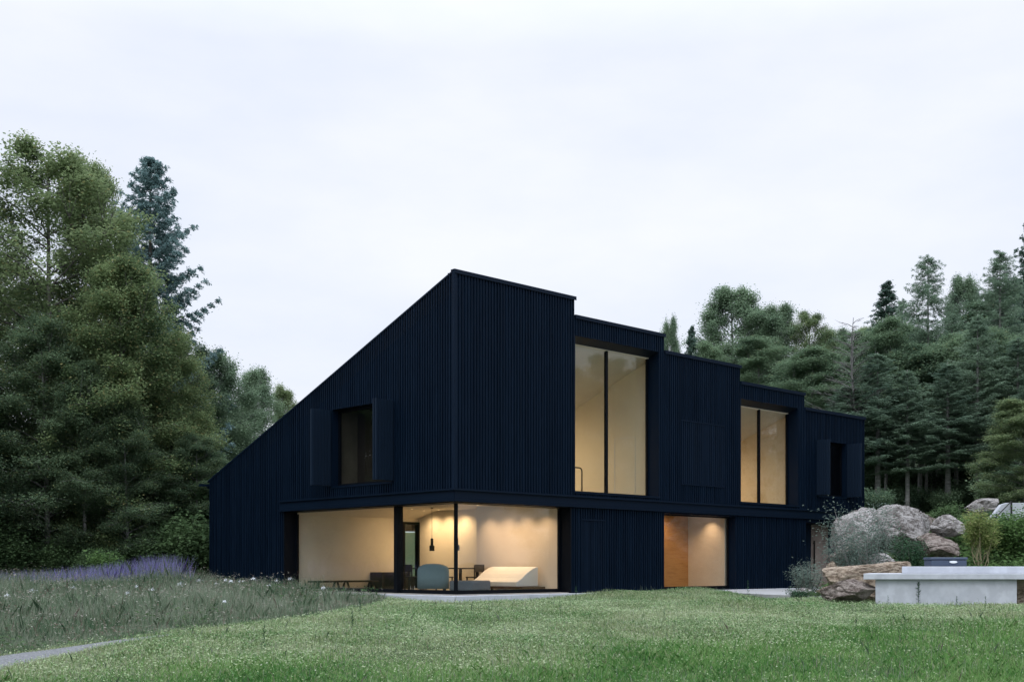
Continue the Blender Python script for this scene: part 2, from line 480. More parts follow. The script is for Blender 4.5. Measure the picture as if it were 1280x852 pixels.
# corner boards
MB().box(-.05, .03, -.05, .03, BT, 8.86).build('corner_board', M['clad'], house)
for i in range(5):
    d = DEP[i]; z = ZT[i]; u0, u1 = UU[i], UU[i + 1]
    pts = [(u0, .03, z - .05), (u0, d, z - .05 - KS * d), (u0, d, z - .6 - KS * d), (u0, .03, z - .6)]
    r_ = MB().prism(pts, (u1 - u0, 0, 0)).build('roof', M['roof'], house)
    c = MB()
    e0 = u0 - (.045 if i == 0 else 0); e1 = u1 + .03
    c.box(e0, e1, -.05, .10, z - .045, z + .012)
    c.box(e0, e1, -.062, -.051, z - .10, z + .012)
    if i == 0:
        c.prism([(-.045, -.05, z - .045), (-.045, 13.3, z - .045 - KS * 13.3), (-.045, 13.3, z + .012 - KS * 13.3), (-.045, -.05, z + .012)], (.14, 0, 0))
    c.prism([(u1 - .07, .1, z - .045 - KS * .1), (u1 - .07, d, z - .045 - KS * d), (u1 - .07, d, z + .012 - KS * d), (u1 - .07, .1, z + .012 - KS * .1)], (.1, 0, 0))
    c.build('coping', M['steel'], r_)
MB().box(0, 9, 13.1, 13.4, 3.55, 3.72).box(-.35, 0, 13.22, 13.36, 3.62, 3.70).build('gutter', M['steel'], house)
bk = MB()
for (x0, x1, z0, z1) in ((0, 6.6, 0, 3.2), (6.6, 10.4, 0, .3), (6.6, 10.4, 2.3, 3.0), (10.4, 21.69, 0, 2.2)):
    bk.box(x0, x1, 13.1 if x1 < 11 else 10.1, 13.2 if x1 < 11 else 10.2, z0, z1)
bk.build('rear_wall', M['clad'], house)
# ledge beam: a channel with two lips
bm_ = MB()
bm_.box(-.03, 21.69, -.045, -.005, 2.64, 2.88).box(-.10, 21.69, -.10, 0, 2.88, 2.93).box(-.10, 21.69, -.10, 0, 2.58, 2.63)
bm_.box(-.045, -.005, -.03, 8.62, 2.64, 2.879).box(-.10, 0, 0.0, 8.62, 2.881, 2.929).box(-.10, 0, 0.0, 8.62, 2.581, 2.629)
bm_.build('ledge_beam', M['steel'], house)
# slab and plinth
MB().box(-.22, 22.0, -.22, 13.2, -.42, -.004).build('plinth', M['plinth'], house, bevel=.012)
MB().box(.05, 21.6, .05, 13.0, -.003, .02).box(.3, 21.6, .3, 13.0, 2.76, 3.0).build('interior_floor', M['floor'], house)

def lining(b, a0, a1, z0, z1, rec, bottom=True):
    t = .045
    b.box(a0 - t, a0 + .004, -.012, rec, z0, z1).box(a1 - .004, a1 + t, -.012, rec, z0, z1)
    b.box(a0 - t, a1 + t, -.012, rec, z1 - .004, z1 + t)
    if bottom: b.box(a0 - t, a1 + t, -.05, rec, z0 - t, z0 + .004)

def window(name, m, a0, a1, z0, z1, rec, mull, fw=.06, line=True, bot=None):
    b = MB(m)
    rv = MB(m)
    if line: lining(rv, a0, a1, z0, z1, rec + .08)
    bw = bot or fw
    d0, d1 = rec, rec + .07
    e = .006
    b.box(a0 + e, a0 + e + fw, d0, d1, z0 + e, z1 - e).box(a1 - e - fw, a1 - e, d0, d1, z0 + e, z1 - e)
    b.box(a0 + e + fw, a1 - e - fw, d0 + .002, d1 - .002, z1 - e - fw, z1 - e).box(a0 + e + fw, a1 - e - fw, d0 + .002, d1 - .002, z0 + e, z0 + e + bw)
    ed = [a0 + e + fw] + list(mull) + [a1 - e - fw]
    mw = .045
    for x in mull:
        b.box(x - mw, x + mw, d0 - .01, d1 + .01, z0 + e + bw, z1 - e - fw)
    fr = b.build(name, M['frame'], house)
    rv.build('reveal', M['steel'], fr)
    for i in range(len(ed) - 1):
        p = MB(m).box(ed[i] + (mw if i else 0), ed[i + 1] - (mw if i < len(ed) - 2 else 0), d0 + .03, d0 + .044, z0 + e + bw, z1 - e - fw)
        p.build('pane', M['glass'], fr)
    return fr

window('window', fr_m, 4.80, 8.75, 3.05, 7.75, .42, [6.72], .06)
window('window', fr_m, 13.29, 16.9, 3.05, 6.68, .42, [15.05], .06)
window('window', fr_m, 8.92, 12.97, 0.02, 2.53, .26, [], .045, bot=.10)
window('window', fr_m, 18.26, 20.29, 3.49, 5.59, .16, [], .07)
window('window', gb_m, 2.76, 5.72, 3.25, 5.62, .20, [], .08)
# corner window of the living room: two glazed runs meeting at a glass corner
RC = .40
b = MB(gb_m)
b.box(8.405, 8.45, -.012, RC + .1, 0, 2.57); b.box(8.30, 8.40, RC, RC + .08, .02, 2.56)
b.box(RC + .05, 8.30, RC, RC + .08, .0, .13); b.box(RC + .05, 8.30, RC, RC + .08, 2.545, 2.74)
b.box(0.02, 8.40, .012, RC - .002, 2.555, 2.60)
b.box(2.90, 3.06, .30, RC + .12, 0.0, 2.57)
cw = b.build('corner_window', M['frame'], house)
MB(gb_m).box(3.06, 8.30, RC + .035, RC + .049, .13, 2.545).build('pane', M['glass'], cw)
MB(gb_m).box(RC + .05, 2.90, RC + .035, RC + .049, .13, 2.545).build('pane', M['glass'], cw)
b = MB(fr_m)
b.box(4.595, 4.64, -.012, RC + .1, 0, 2.57); b.box(4.535, 4.59, RC, RC + .08, .02, 2.56)
b.box(RC + .05, 4.535, RC, RC + .08, .0, .13); b.box(RC + .05, 4.535, RC, RC + .08, 2.545, 2.74)
b.box(RC, 4.59, .012, RC - .002, 2.556, 2.601)
b.box(RC - .03, RC + .05, RC - .03, RC + .05, 0, 2.57)
cw = b.build('corner_window', M['frame'], house)
MB(fr_m).box(RC + .05, 4.535, RC + .035, RC + .049, .13, 2.545).build('pane', M['glass'], cw)

# shutters
def ribbed(b, a0, a1, d0, d1, z0, z1, side=-1):
    """a shutter leaf: board with battens on the outer faces"""
    b.box(a0, a1, d0, d1, z0, z1)
def open_shutter(m, hinge, out, z0, z1, sgn):
    """a folded pair of leaves standing square off the wall"""
    b = MB(m); t = .05
    for k in range(2):
        a = hinge + sgn * (k * (t + .015))
        b.box(min(a, a + sgn * t), max(a, a + sgn * t), -out + .03 * k, -.045, z0, z1)
    n = int(out / .11)
    vis = [min(hinge, hinge + sgn * .115), max(hinge, hinge + sgn * .115)]
    for i in range(n):
        c = -.07 - (i + .5) * (out - .07) / n
        b.box(vis[0] - .025, vis[0] + .001, c - .025, c + .025, z0 + .004, z1 - .004)
        b.box(vis[1] - .001, vis[1] + .025, c - .025, c + .025, z0 + .004, z1 - .004)
    return b.build('shutter', M['shutter'], house)
open_shutter(gb_m, 5.74, .76, 3.28, 5.60, 1)
open_shutter(gb_m, 2.74, .72, 3.28, 5.60, -1)
open_shutter(fr_m, 18.24, .56, 3.50, 5.58, -1)
open_shutter(fr_m, 20.31, .64, 3.50, 5.58, 1)
def seam(name, a0, a1, z0, z1, split=None):
    """leaf flush with the cladding: own battens a little proud and a shadow gap all round"""
    b = MB(fr_m)
    b.box(a0, a1, -.012, -.004, z0, z1)
    n = int(round((a1 - a0) / PITCH)); p = (a1 - a0) / n
    for i in range(n):
        c = a0 + (i + .5) * p
        b.box(c - .017, c + .017, -.042, -.0125, z0 + .03, z1 - .03)
    b.box(a0, a1, -.056, -.048, z1 - .045, z1 - .01)
    b.box(a0, a1, -.056, -.048, z0 + .01, z0 + .04)
    return b.build(name, M['clad'], house)
sh = seam('shutter', 9.90, 11.09, 3.5, 5.66); sh['label'] = 'closed flush shutter leaf in the ribbed wall'
sh = seam('shutter', 11.11, 12.3, 3.5, 5.66); sh['label'] = 'closed flush shutter leaf in the ribbed wall'
seam('side_door', 5.05, 6.12, 0.03, 2.24)

# interior walls and ceilings
def iw(name, mt, *boxes):
    b = MB()
    for x in boxes: b.box(*x)
    return b.build(name, mt, house)
iw('ceiling', M['plaster'], (.42, 5.66, .42, 7.5, 2.745, 2.758))
MB().prism([(.42, 7.5, 2.745), (.42, 8.46, 2.46), (.42, 8.46, 2.52), (.42, 7.5, 2.758)], (5.24, 0, 0)).build('ceiling', M['plaster'], house)
iw('interior_wall', M['plaster'], (.49, 4.86, 8.39, 8.51, .02, 2.74), (4.86, 5.70, 8.39, 8.51, 2.38, 2.74))
iw('interior_wall', M['plaster2'], (4.56, 5.70, .49, 4.16, .02, 2.74))
iw('interior_wall', M['plaster'], (5.60, 5.70, 4.16, 8.39, .02, 2.74))
iw('interior_wall', M['plaster'], (.3, .48, 8.52, 13, .02, 2.74))
iw('interior_wall', M['plaster'], (5.72, 8.8, 4.0, 4.15, .02, 2.74))
b = MB().box(4.865, 4.94, 8.34, 8.51, .02, 2.375).box(5.51, 5.595, 8.34, 8.51, .02, 2.375).box(4.94, 5.51, 8.34, 8.51, 2.28, 2.374)
gd = b.build('garden_door', M['frame'], house)
MB().box(4.94, 5.51, 8.42, 8.432, .02, 2.28).build('pane', M['glass'], gd)
b = MB().box(6.6, 10.4, 13.08, 13.22, .3, .38).box(6.6, 10.4, 13.08, 13.22, 2.22, 2.3).box(6.6, 6.68, 13.08, 13.22, .38, 2.22).box(10.32, 10.4, 13.08, 13.22, .38, 2.22)
gd = b.build('window', M['frame'], house)
MB().box(6.68, 10.32, 13.14, 13.152, .38, 2.22).build('pane', M['glass'], gd)
# ground floor room behind the second window
iw('interior_wall', M['plaster2'], (12.90, 13.05, .40, 2.0, .02, 2.75))
b = MB()
b.box(8.85, 12.90, 2.0, 2.06, .02, .60).box(8.85, 12.90, 2.0, 2.06, .606, 2.40).box(8.85, 12.90, 2.0, 2.06, 2.406, 2.75).box(8.85, 12.90, 2.03, 2.09, .02, 2.74)
b.build('plywood_wall', M['ply'], house)
iw('interior_wall', M['plaster'], (8.75, 8.85, .35, 2.1, .02, 2.75))
iw('ceiling', M['plaster'], (8.85, 12.9, .4, 2.0, 2.735, 2.757))
# upper rooms
def uproom(u0, u1, zt, sb, mt, mb):
    c0 = zt - .62
    MB().prism([(u1 - .02, .5, 3.0), (u1 - .02, sb, 3.0), (u1 - .02, sb, c0 - KS * sb), (u1 - .02, .5, c0 - KS * .5)], (.1, 0, 0)).build('interior_wall', mt, house)
    MB().prism([(u0 - .09, .5, 3.0), (u0 - .09, sb, 3.0), (u0 - .09, sb, c0 - KS * sb), (u0 - .09, .5, c0 - KS * .5)], (.1, 0, 0)).build('interior_wall', mt, house)
    MB().box(u0, u1, sb, sb + .1, 3.0, c0 - KS * sb).build('interior_wall', mb, house)
    MB().prism([(u0, .40, c0 - KS * .4), (u0, sb, c0 - KS * sb), (u0, sb, c0 - KS * sb + .02), (u0, .40, c0 - KS * .4 + .02)], (u1 - u0, 0, 0)).build('ceiling', M['plaster'], house)
M['maple'] = textured('limewashed maple panel', [(.3, (.70, .63, .49)), (.7, (.75, .68, .54))], 1.2, .8, .2)
uproom(4.90, 8.92, ZT[1], 7.0, M['maple'], M['maple'])
uproom(13.37, 17.02, ZT[3], 6.5, M['birch'], M['birch'])
MB().box(8.885, 8.897, 1.1, 1.112, 3.0, 5.1).box(8.885, 8.897, 2.0, 2.012, 3.0, 5.1).box(8.885, 8.897, 1.112, 2.0, 5.088, 5.1).build('interior_door', M['linen'], house)
iw('interior_wall', textured('grey oak panel', [(.3, (.11, .095, .07)), (.7, (.15, .13, .10))], 2, .8, .2), (.3, 1.0, 5.80, 5.9, 3.0, 6.0))
iw('dim_room_backing', M['darkwood'], (1.0, 1.1, 2.62, 5.9, 3.0, 6.2))  # added dark wall: the dimness of the deep room is put into its colour
iw('interior_wall', M['birch'], (.3, 1.0, 2.5, 2.6, 3.0, 7.0))
MB().box(.3, 1.0, 2.6, 5.8, 5.9, 5.95).build('ceiling', M['darkwood'], house)
# entrance recess
iw('entrance_wall', M['clad'], (17.36, 17.42, .02, .9, .02, 2.5), (20.9, 20.96, .02, .9, .02, 2.5), (17.42, 18.95, .72, .82, .02, 2.45), (20.15, 20.9, .72, .82, .02, 2.45), (17.36, 20.96, .02, .9, 2.45, 2.5))
ed = MB().box(18.95, 20.15, .70, .78, .02, 2.43).build('entrance_door', textured('weathered oak', [(.3, (.20, .16, .14)), (.7, (.30, .25, .22))], 2, .7, .2), house)
MB().box(19.05, 19.09, .62, .66, .6, 1.8).box(19.06, 19.08, .64, .705, .7, .73).box(19.06, 19.08, .64, .705, 1.67, 1.70).build('handle', M['black'], ed)
# stair rail behind the tall window
rl = []
for t in range(0, 9):
    a = t / 8 * math.pi / 2
    rl.append((6.35 - .12 + .12 * math.sin(a), 1.15, 3.80 + .12 * math.cos(a)))
MB().tube([(5.0, 1.15, 3.92)] + rl + [(6.35, 1.15, 3.0)], .022, 10).tube([(5.4, 1.15, 3.0), (5.4, 1.15, 3.92)], .018, 8).build('stair_rail', M['black'], house, True)

# ------------------------------------------------------------------ lamps inside
def light(name, kind, u, s, z, e, col, size=.1, ang=None, aim=None, blend=.4):
    d = bpy.data.lights.new(name, kind); d.energy = e; d.color = col
    if kind == 'SPOT':
        d.spot_size = R(ang); d.spot_blend = blend; d.shadow_soft_size = size
    elif kind == 'AREA':
        d.size = size
    else:
        d.shadow_soft_size = size
    o = bpy.data.objects.new(name, d); COL.objects.link(o)
    o.location = H(u, s, z)
    if aim:
        v = Vector(H(*aim)) - Vector(H(u, s, z))
        o.rotation_euler = v.to_track_quat('-Z', 'Y').to_euler()
    return o
def downlight_or_fill(u, s, z, e, ang, col=(1, .66, .36), aim=None, blend=.4):
    MB().lathe([(.0, 0), (.032, 0), (.034, -.008), (.024, -.008), (.024, -.003), (0, -.003)], (u, s, z), 14).build('downlight_or_fill', M['lamp'], house)
    light('downlight_or_fill_lamp', 'SPOT', u, s, z - .02, e, col, .03, ang, aim or (u, s, 0), blend)
W1 = (1, .67, .41); W2 = (1, .66, .34)
for q in (.944, 1.80, 2.63, 3.46):
    downlight_or_fill(3.98, q, 2.742, 92, 114, W1, (4.12, q, 0), 1)
for q in (5.9, 6.7, 7.5):
    downlight_or_fill(5.10, q, 2.742, 112, 140, W2, (5.4, q, 0), 1)
downlight_or_fill(4.0, 6.8, 2.742, 85, 140, W2, (4.2, 8.3, 0), 1)
downlight_or_fill(2.9, 2.4, 2.742, 75, 150, W1, (3.8, 2.4, 0), 1)  # added wide fill spot to lift the whole room, no known fixture here
downlight_or_fill(12.48, .95, 2.733, 95, 100, W1, (12.62, .95, 0), 1)
downlight_or_fill(11.2, 1.2, 2.733, 110, 140, W1, (11.2, 2.0, 0), 1)
for (u, q, z, e) in ((5.6, 4.2, 5.95, 300), (5.4, 5.6, 5.45, 310)):
    downlight_or_fill(u, q, z, e, 155, (1, .73, .45), (u + 1.2, q, 3), 1)
for (u, q, z, e) in ((14.0, 3.2, 5.25, 265), (14.2, 4.8, 4.65, 265)):
    downlight_or_fill(u, q, z, e, 155, (1, .70, .42), (u + 1.0, q, 3), 1)

# ------------------------------------------------------------------ furniture
def hx(u, s, z=0.02): return empty_at(u, s, z)
def thing(name, u, s, z, rz, label, cat, group=None):
    o = empty(name, H(u, s, z), TH + rz); tag(o, label, cat, group); return o
# armchair, seen from behind
a = thing('armchair', 1.85, 3.1, .02, R(-44), 'grey blue upholstered armchair with a rounded high back behind the corner glass', 'armchair')
b = MB(); N = 13
prof = []
for i in range(N):
    w_ = math.pi * (i / (N - 1))
    prof.append((-.48 * math.cos(w_), -.12 - .22 * math.sin(w_)))
outer = prof; inner = [(x * .86, y + .07) for x, y in prof]
vs = []; fs = []
zs = [.10, .45, .72, .83, .86]
ins = [0, 0, .0, .02, .06]
for (z, q) in zip(zs, ins):
    zr = lambda x: z - (.13 * abs(x / .48) ** 3 * max(0, (z - .4) / .46))
    for (x, y) in outer: vs.append((x * (1 - q), y + q * .4, zr(x)))
    for (x, y) in inner: vs.append((x * (1 + q * .3), y - q * .1, zr(x)))
L = 2 * N
for k in range(len(zs) - 1):
    for i in range(N - 1):
        fs.append((k * L + i, k * L + i + 1, (k + 1) * L + i + 1, (k + 1) * L + i))
        fs.append((k * L + N + i, (k + 1) * L + N + i, (k + 1) * L + N + i + 1, k * L + N + i + 1))
    fs.append((k * L, (k + 1) * L, (k + 1) * L + N, k * L + N)); fs.append((k * L + N - 1, k * L + 2 * N - 1, (k + 1) * L + 2 * N - 1, (k + 1) * L + N - 1))
for i in range(N - 1):
    k = len(zs) - 1
    fs.append((k * L + i, k * L + i + 1, k * L + N + i + 1, k * L + N + i))
    fs.append((i, N + i, N + i + 1, i + 1))
b.add(vs, fs); b.build('backrest', M['fabric'], a, True)
MB().box(-.40, .40, -.10, .50, .14, .42).build('seat', M['fabric'], a, bevel=.05)
for x in (-.34, .34):
    for y in (-.12, .42): MB().tube([(x, y, 0), (x, y, .15)], .018, 8).build('leg', M['black'], a)
# daybed with wedge cushion
d = thing('daybed', 3.5, 1.2, .02, 0, 'cream daybed with sloping curved back on a low dark wood base', 'daybed')
pf = [(0, .17), (0, .31), (.08, .34), (.25, .42), (.42, .55), (.58, .65), (.74, .725), (.90, .77), (.94, .76), (.94, .17)]
MB().prism([(x, 0, z) for x, z in pf], (0, 2.05, 0)).build('cushion', M['linen'], d, bevel=.02)
MB().box(-.02, .96, -.28, 2.1, .10, .165).build('base', M['walnut'], d)
for x in (.08, .86):
    for y in (-.2, 2.0): MB().box(x - .03, x + .03, y - .03, y + .03, 0, .10).build('leg', M['walnut'], d)
# ottoman
o_ = thing('ottoman', 2.35, 2.0, .02, R(8), 'low grey felt ottoman between the armchair and the cream daybed', 'ottoman')
MB().box(-.45, .45, -.45, .45, .06, .36).build('cushion', M['greyfab'], o_, bevel=.05)
MB().box(-.40, .40, -.40, .40, 0, .055).build('base', M['black'], o_)
# dining table and chairs
t_ = thing('dining_table', 3.95, 5.15, .02, 0, 'long dark dining table under the two black pendant lamps', 'table')
MB().box(-.45, .45, -1.45, 1.45, .695, .735).build('tabletop', M['darkwood'], t_)
for x in (-.36, .36):
    for y in (-1.3, 1.3): MB().box(x - .035, x + .035, y - .035, y + .035, 0, .694).build('leg', M['darkwood'], t_)
def dchair(u, s, rz, label):
    c = thing('dining_chair', u, s, .02, rz, label, 'chair', 'chairs around the dining table')
    MB().box(-.21, .21, -.21, .21, .42, .455).build('seat', M['darkwood'], c)
    MB().box(-.20, .20, -.225, -.20, .60, .84).build('backrest', M['darkwood'], c)
    for x in (-.18, .18):
        MB().box(x - .018, x + .018, .16, .196, 0, .419).build('leg', M['darkwood'], c)
        MB().box(x - .018, x + .018, -.20, -.164, 0, .419).box(x - .018, x + .018, -.199, -.165, .456, .82).build('leg', M['darkwood'], c)
    return c
dchair(3.30, 4.3, R(-90), 'dark wooden dining chair at the near end of the table, beside the grey ottoman')
dchair(3.30, 5.9, R(-90), 'dark wooden dining chair at the table nearest the glazed garden door')
dchair(3.90, 3.5, R(0), 'dark dining chair at the head of the table, behind the cream daybed')
def pendant(u, s, label):
    p = thing('pendant_lamp', u, s, 1.31, 0, label, 'pendant lamp', 'pendant lamps over the dining table')
    MB().lathe([(0, .0), (.085, .0), (.085, .17), (.05, .19), (.045, .20), (.045, .41), (.0, .42)], n=18).build('lamp_shade', M['black'], p)
    MB().tube([(0, 0, .42), (0, 0, 1.43)], .006, 6).build('cord', M['black'], p)
    MB().lathe([(0, 1.405), (.045, 1.405), (.045, 1.433), (0, 1.433)], n=14).build('ceiling_rose', M['black'], p)
pendant(3.95, 5.69, 'black two tier pendant lamp in clear view left of the glass corner post')
pendant(3.95, 4.43, 'black two tier pendant lamp half hidden by the glass corner post')
def bench(u, s, ln, label):
    p = thing('low_bench', u, s, .02, 0, label, 'bench', 'low benches by the plaster wall')
    MB().box(0, ln, -.24, .24, .25, .31).build('seat', M['darkwood'], p)
    for x in (.16, ln - .16):
        for q in (-1, 1):
            MB().prism([(x - .03 - q * .0, q * .22, 0), (x + .03, q * .22, 0), (x + .03, q * .10, .249), (x - .03, q * .10, .249)], (0, -q * .04, 0)).build('leg', M['darkwood'], p)
bench(.78, 8.0, 1.12, 'low dark bench by the plaster wall, at the outer end of the glazing')
bench(1.98, 8.0, 1.36, 'low dark bench by the plaster wall, next to the black stove cabinet')
c_ = thing('stove_cabinet', 3.42, 8.0, .02, 0, 'black stove cabinet against the plaster wall beside the low benches', 'cabinet')
MB().box(0, 1.25, -.28, .37, 0, .58).build('body', M['black'], c_, bevel=.01)
MB().box(.12, .93, -.30, -.282, .10, .48).build('door', M['frame'], c_)

# ------------------------------------------------------------------ path, pavement, stones
def drape(name, poly_l, poly_r, m, n=60, lift=.012, seg=10):
    b = MB(); L_ = []
    for i in range(n + 1):
        t = i / n
        def at(pl):
            f = t * (len(pl) - 1); k = min(int(f), len(pl) - 2); q = f - k
            return (pl[k][0] * (1 - q) + pl[k + 1][0] * q, pl[k][1] * (1 - q) + pl[k + 1][1] * q)
        a_, c_ = at(poly_l), at(poly_r)
        for j in range(seg + 1):
            x = a_[0] + (c_[0] - a_[0]) * j / seg; y = a_[1] + (c_[1] - a_[1]) * j / seg
            L_.append((x, y, gz(x, y) + lift))
    fs = [(i * (seg + 1) + j, i * (seg + 1) + j + 1, (i + 1) * (seg + 1) + j + 1, (i + 1) * (seg + 1) + j) for i in range(n) for j in range(seg)]
    b.add(L_, fs)
    return b.build(name, m, smooth=True)
PAVE = [H(12.2, -.24), H(22.0, -.24), (13.2, 37.5), (10.6, 31.5), (8.5, 32.4), (7.5, 34.4), (6.9, 36.6)]
def in_pave(X, Y):
    c = np.zeros(np.shape(X), bool); n = len(PAVE)
    for i in range(n):
        (x0, y0), (x1, y1) = PAVE[i][:2], PAVE[(i + 1) % n][:2]
        c ^= ((y0 > Y) != (y1 > Y)) & (X < (x1 - x0) * (Y - y0) / (y1 - y0 + 1e-12) + x0)
    return c
PU = [unproj(*p) for p in ((-60, 832), (0, 821), (60, 812), (120, 804), (180, 797), (250, 789), (300, 784))]
PL = [unproj(*p) for p in ((-60, 854), (0, 838), (60, 823.5), (120, 810.5), (180, 800), (250, 790.5), (300, 784.6))]
tag(drape('path', PU, PL, M['gravel']), kind='structure')
b = MB()
pv = PAVE
b.prism([(p[0], p[1], -.25) for p in pv], (0, 0, .235))
pv = tag(b.build('pavement', M['paving'], bevel=.01), kind='structure')

# ------------------------------------------------------------------ concrete seat wall
sw = empty('seat_wall', (10.8, 29, gz(10.8, 29))); tag(sw, 'pale concrete seat wall with projecting slab top at the lawn edge', 'concrete wall')
z0 = gz(10.8, 29)
MB().prism([(-1.82, .12, -.35), (1.68, .12, -.35), (1.68, 2.0, -.35), (-1.05, 2.0, -.35)], (0, 0, .828 - z0)).build('base', M['concrete'], sw, bevel=.012)
MB().box(1.72, 5.0, .5, 2.0, -.35, .478 - z0).build('recess_panel', M['rockslab'], sw)
MB().prism([(-2.15, 0, .48 - z0), (5.2, 0, .48 - z0), (5.2, 2.2, .48 - z0), (-1.32, 2.2, .48 - z0)], (0, 0, .145)).build('slab', M['concrete'], sw, bevel=.012)
MB().prism([(-1.0, .62, .626 - z0), (5.2, .62, .626 - z0), (5.2, 2.19, .626 - z0), (-.4, 2.19, .626 - z0)], (0, 0, .174)).build('upstand', M['concrete'], sw, bevel=.012)
sb_ = empty('storage_box', (11.25, 30.6, .80)); tag(sb_, 'low slate blue plastic box with oval white emblem resting on the concrete wall', 'box')
MB().box(-.46, .46, -.28, .28, .0, .17).build('body', M['tarp'], sb_, bevel=.03)
MB().box(-.48, .48, -.30, .30, .172, .235).build('lid', M['tarp'], sb_, bevel=.025)
MB().prism([(.10 + .10 * math.cos(i / 20 * 2 * math.pi), -.306, .115 + .032 * math.sin(i / 20 * 2 * math.pi)) for i in range(20)], (0, .027, 0)).build('emblem', M['white'], sb_)

# ------------------------------------------------------------------ rocks
def rock(px0, px1, y0, y1, Y, dep, m, seed, label, flat=0, tilt=0.0, cuts=16):
    X0, X1 = (px0 - 640) / F * Y, (px1 - 640) / F * Y
    zt, zb = EYE + (HOR - y0) / F * Y, EYE + (HOR - y1) / F * Y
    import bmesh
    bm = bmesh.new(); bmesh.ops.create_icosphere(bm, subdivisions=6, radius=1)
    rnd = random.Random(seed); off = Vector((seed * 3.1, seed * 1.7, seed))
    pl = []
    for k in range(cuts + 8):
        n = Vector((rnd.gauss(0, 1), rnd.gauss(0, 1), rnd.gauss(0, .8))).normalized()
        pl.append((n, rnd.uniform(.55, .86)))
    if flat: pl.append((Vector((tilt, -.12, 1)).normalized(), .55))
    for v in bm.verts:
        p = v.co.copy()
        p = Vector([math.copysign(abs(c) ** .8, c) for c in p])
        for n, dd in pl:
            q = p.dot(n) - dd
            if q > 0: p -= n * q * .97
        f = mnoise.fractal(p * 2.4 + off, .9, 2.1, 7) * .045 - max(0, .07 - abs(mnoise.noise(p * 1.5 - off))) * .9 - max(0, .05 - abs(mnoise.noise(p * 3.4 + off))) * .5 + mnoise.noise(p * 11 + off) * .010
        p += v.co.normalized() * f
        v.co = p
    lo = [min(v.co[i] for v in bm.verts) for i in range(3)]; hi = [max(v.co[i] for v in bm.verts) for i in range(3)]
    sz = (X1 - X0, dep, zt - zb)
    for v in bm.verts:
        v.co = Vector([((v.co[i] - lo[i]) / (hi[i] - lo[i]) - (.5 if i < 2 else 0)) * sz[i] for i in range(3)])
    me = bpy.data.meshes.new('boulder'); bm.to_mesh(me); bm.free()
    me.materials.append(m); me.polygons.foreach_set('use_smooth', [True] * len(me.polygons))
    o = bpy.data.objects.new('boulder', me); COL.objects.link(o)
    o.location = ((X0 + X1) / 2, Y + dep * .3, zb)
    tag(o, label, 'boulder', 'boulders of the rock bank')
    return o
rock(1030, 1150, 701, 760, 32.0, 1.6, M['rockslab'], 3, 'long ochre slab boulder tucked behind the left end of the concrete wall', 1, -.22, 10)
rock(1036, 1101, 723, 756, 29.1, 1.5, M['rockbrown'], 41, 'rough brown stone under the left end of the concrete slab', 0, 0, 10)
rock(1046, 1128, 631, 712, 40.5, 2.6, M['rock'], 5, 'large pale boulder behind the grey green airy shrub')
rock(1104, 1168, 628, 700, 40.0, 2.4, M['rock'], 8, 'tall rounded grey boulder left of the two stacked boulders')
rock(1168, 1211, 642, 671, 38.6, 1.6, M['rock'], 11, 'pale grey boulder stacked on top of the striped brown boulder')
rock(1160, 1208, 668, 706, 37.6, 1.8, M['rockbrown'], 12, 'striped brown boulder under the pale grey one')
rock(1152, 1176, 665, 690, 38.8, 1.0, M['rockbrown'], 15, 'small brown boulder wedged between the tall grey boulder and the stacked pair')
rock(1038, 1086, 676, 730, 38.2, 1.6, M['rockbrown'], 17, 'reddish brown boulder low in the bank beside the house entrance')
rock(1084, 1128, 690, 735, 37.8, 1.5, M['rock'], 27, 'grey boulder low in the bank behind the dark green yew')
rock(1034, 1052, 701, 724, 36.2, .7, M['rockslab'], 19, 'small tan stone between the reddish boulder and the long slab boulder')
rock(1211, 1254, 621, 648, 43.5, 1.6, M['rock'], 21, 'pale boulder topmost on the bank beside the concrete stair wall')
rock(1128, 1180, 640, 690, 42.0, 2.0, M['rockbrown'], 31, 'dark boulder deep in the gap behind the stacked pair')
rock(996, 1018, 734, 747, 33.4, .6, M['rock'], 23, 'small flat grey stone in the low plants by the pavement')
rock(1022, 1046, 731, 745, 33.8, .7, M['rockslab'], 25, 'small flat tan stone in the low plants by the pavement')
rock(224, 248, 726, 735, 38.0, .5, M['rock'], 33, 'small pale stone at the end of the lavender')

# stair wall and rail at the right
stw = empty('stair_wall', (17.6, 42, 1.2)); tag(stw, 'sloping pale concrete stair wall at the top of the bank', 'concrete wall')
MB().prism([(-.75, 0, -.4), (2.2, 0, -.4), (2.2, 0, 1.86), (.05, 0, 1.86), (-.15, 0, 1.80), (-.75, 0, 1.05)], (0, .25, 0)).build('wall_panel', M['concrete'], stw, bevel=.01)
hr = empty('handrail', (17.75, 41.9, 2.0)); tag(hr, 'thin black handrail standing along the concrete stair wall', 'handrail')
MB().box(-.02, .03, -.03, .02, -.1, 1.12).build('post', M['black'], hr)
MB().tube([(0, 0, 1.10), (-.75, -.05, .36)], .02, 8).build('rail', M['black'], hr)

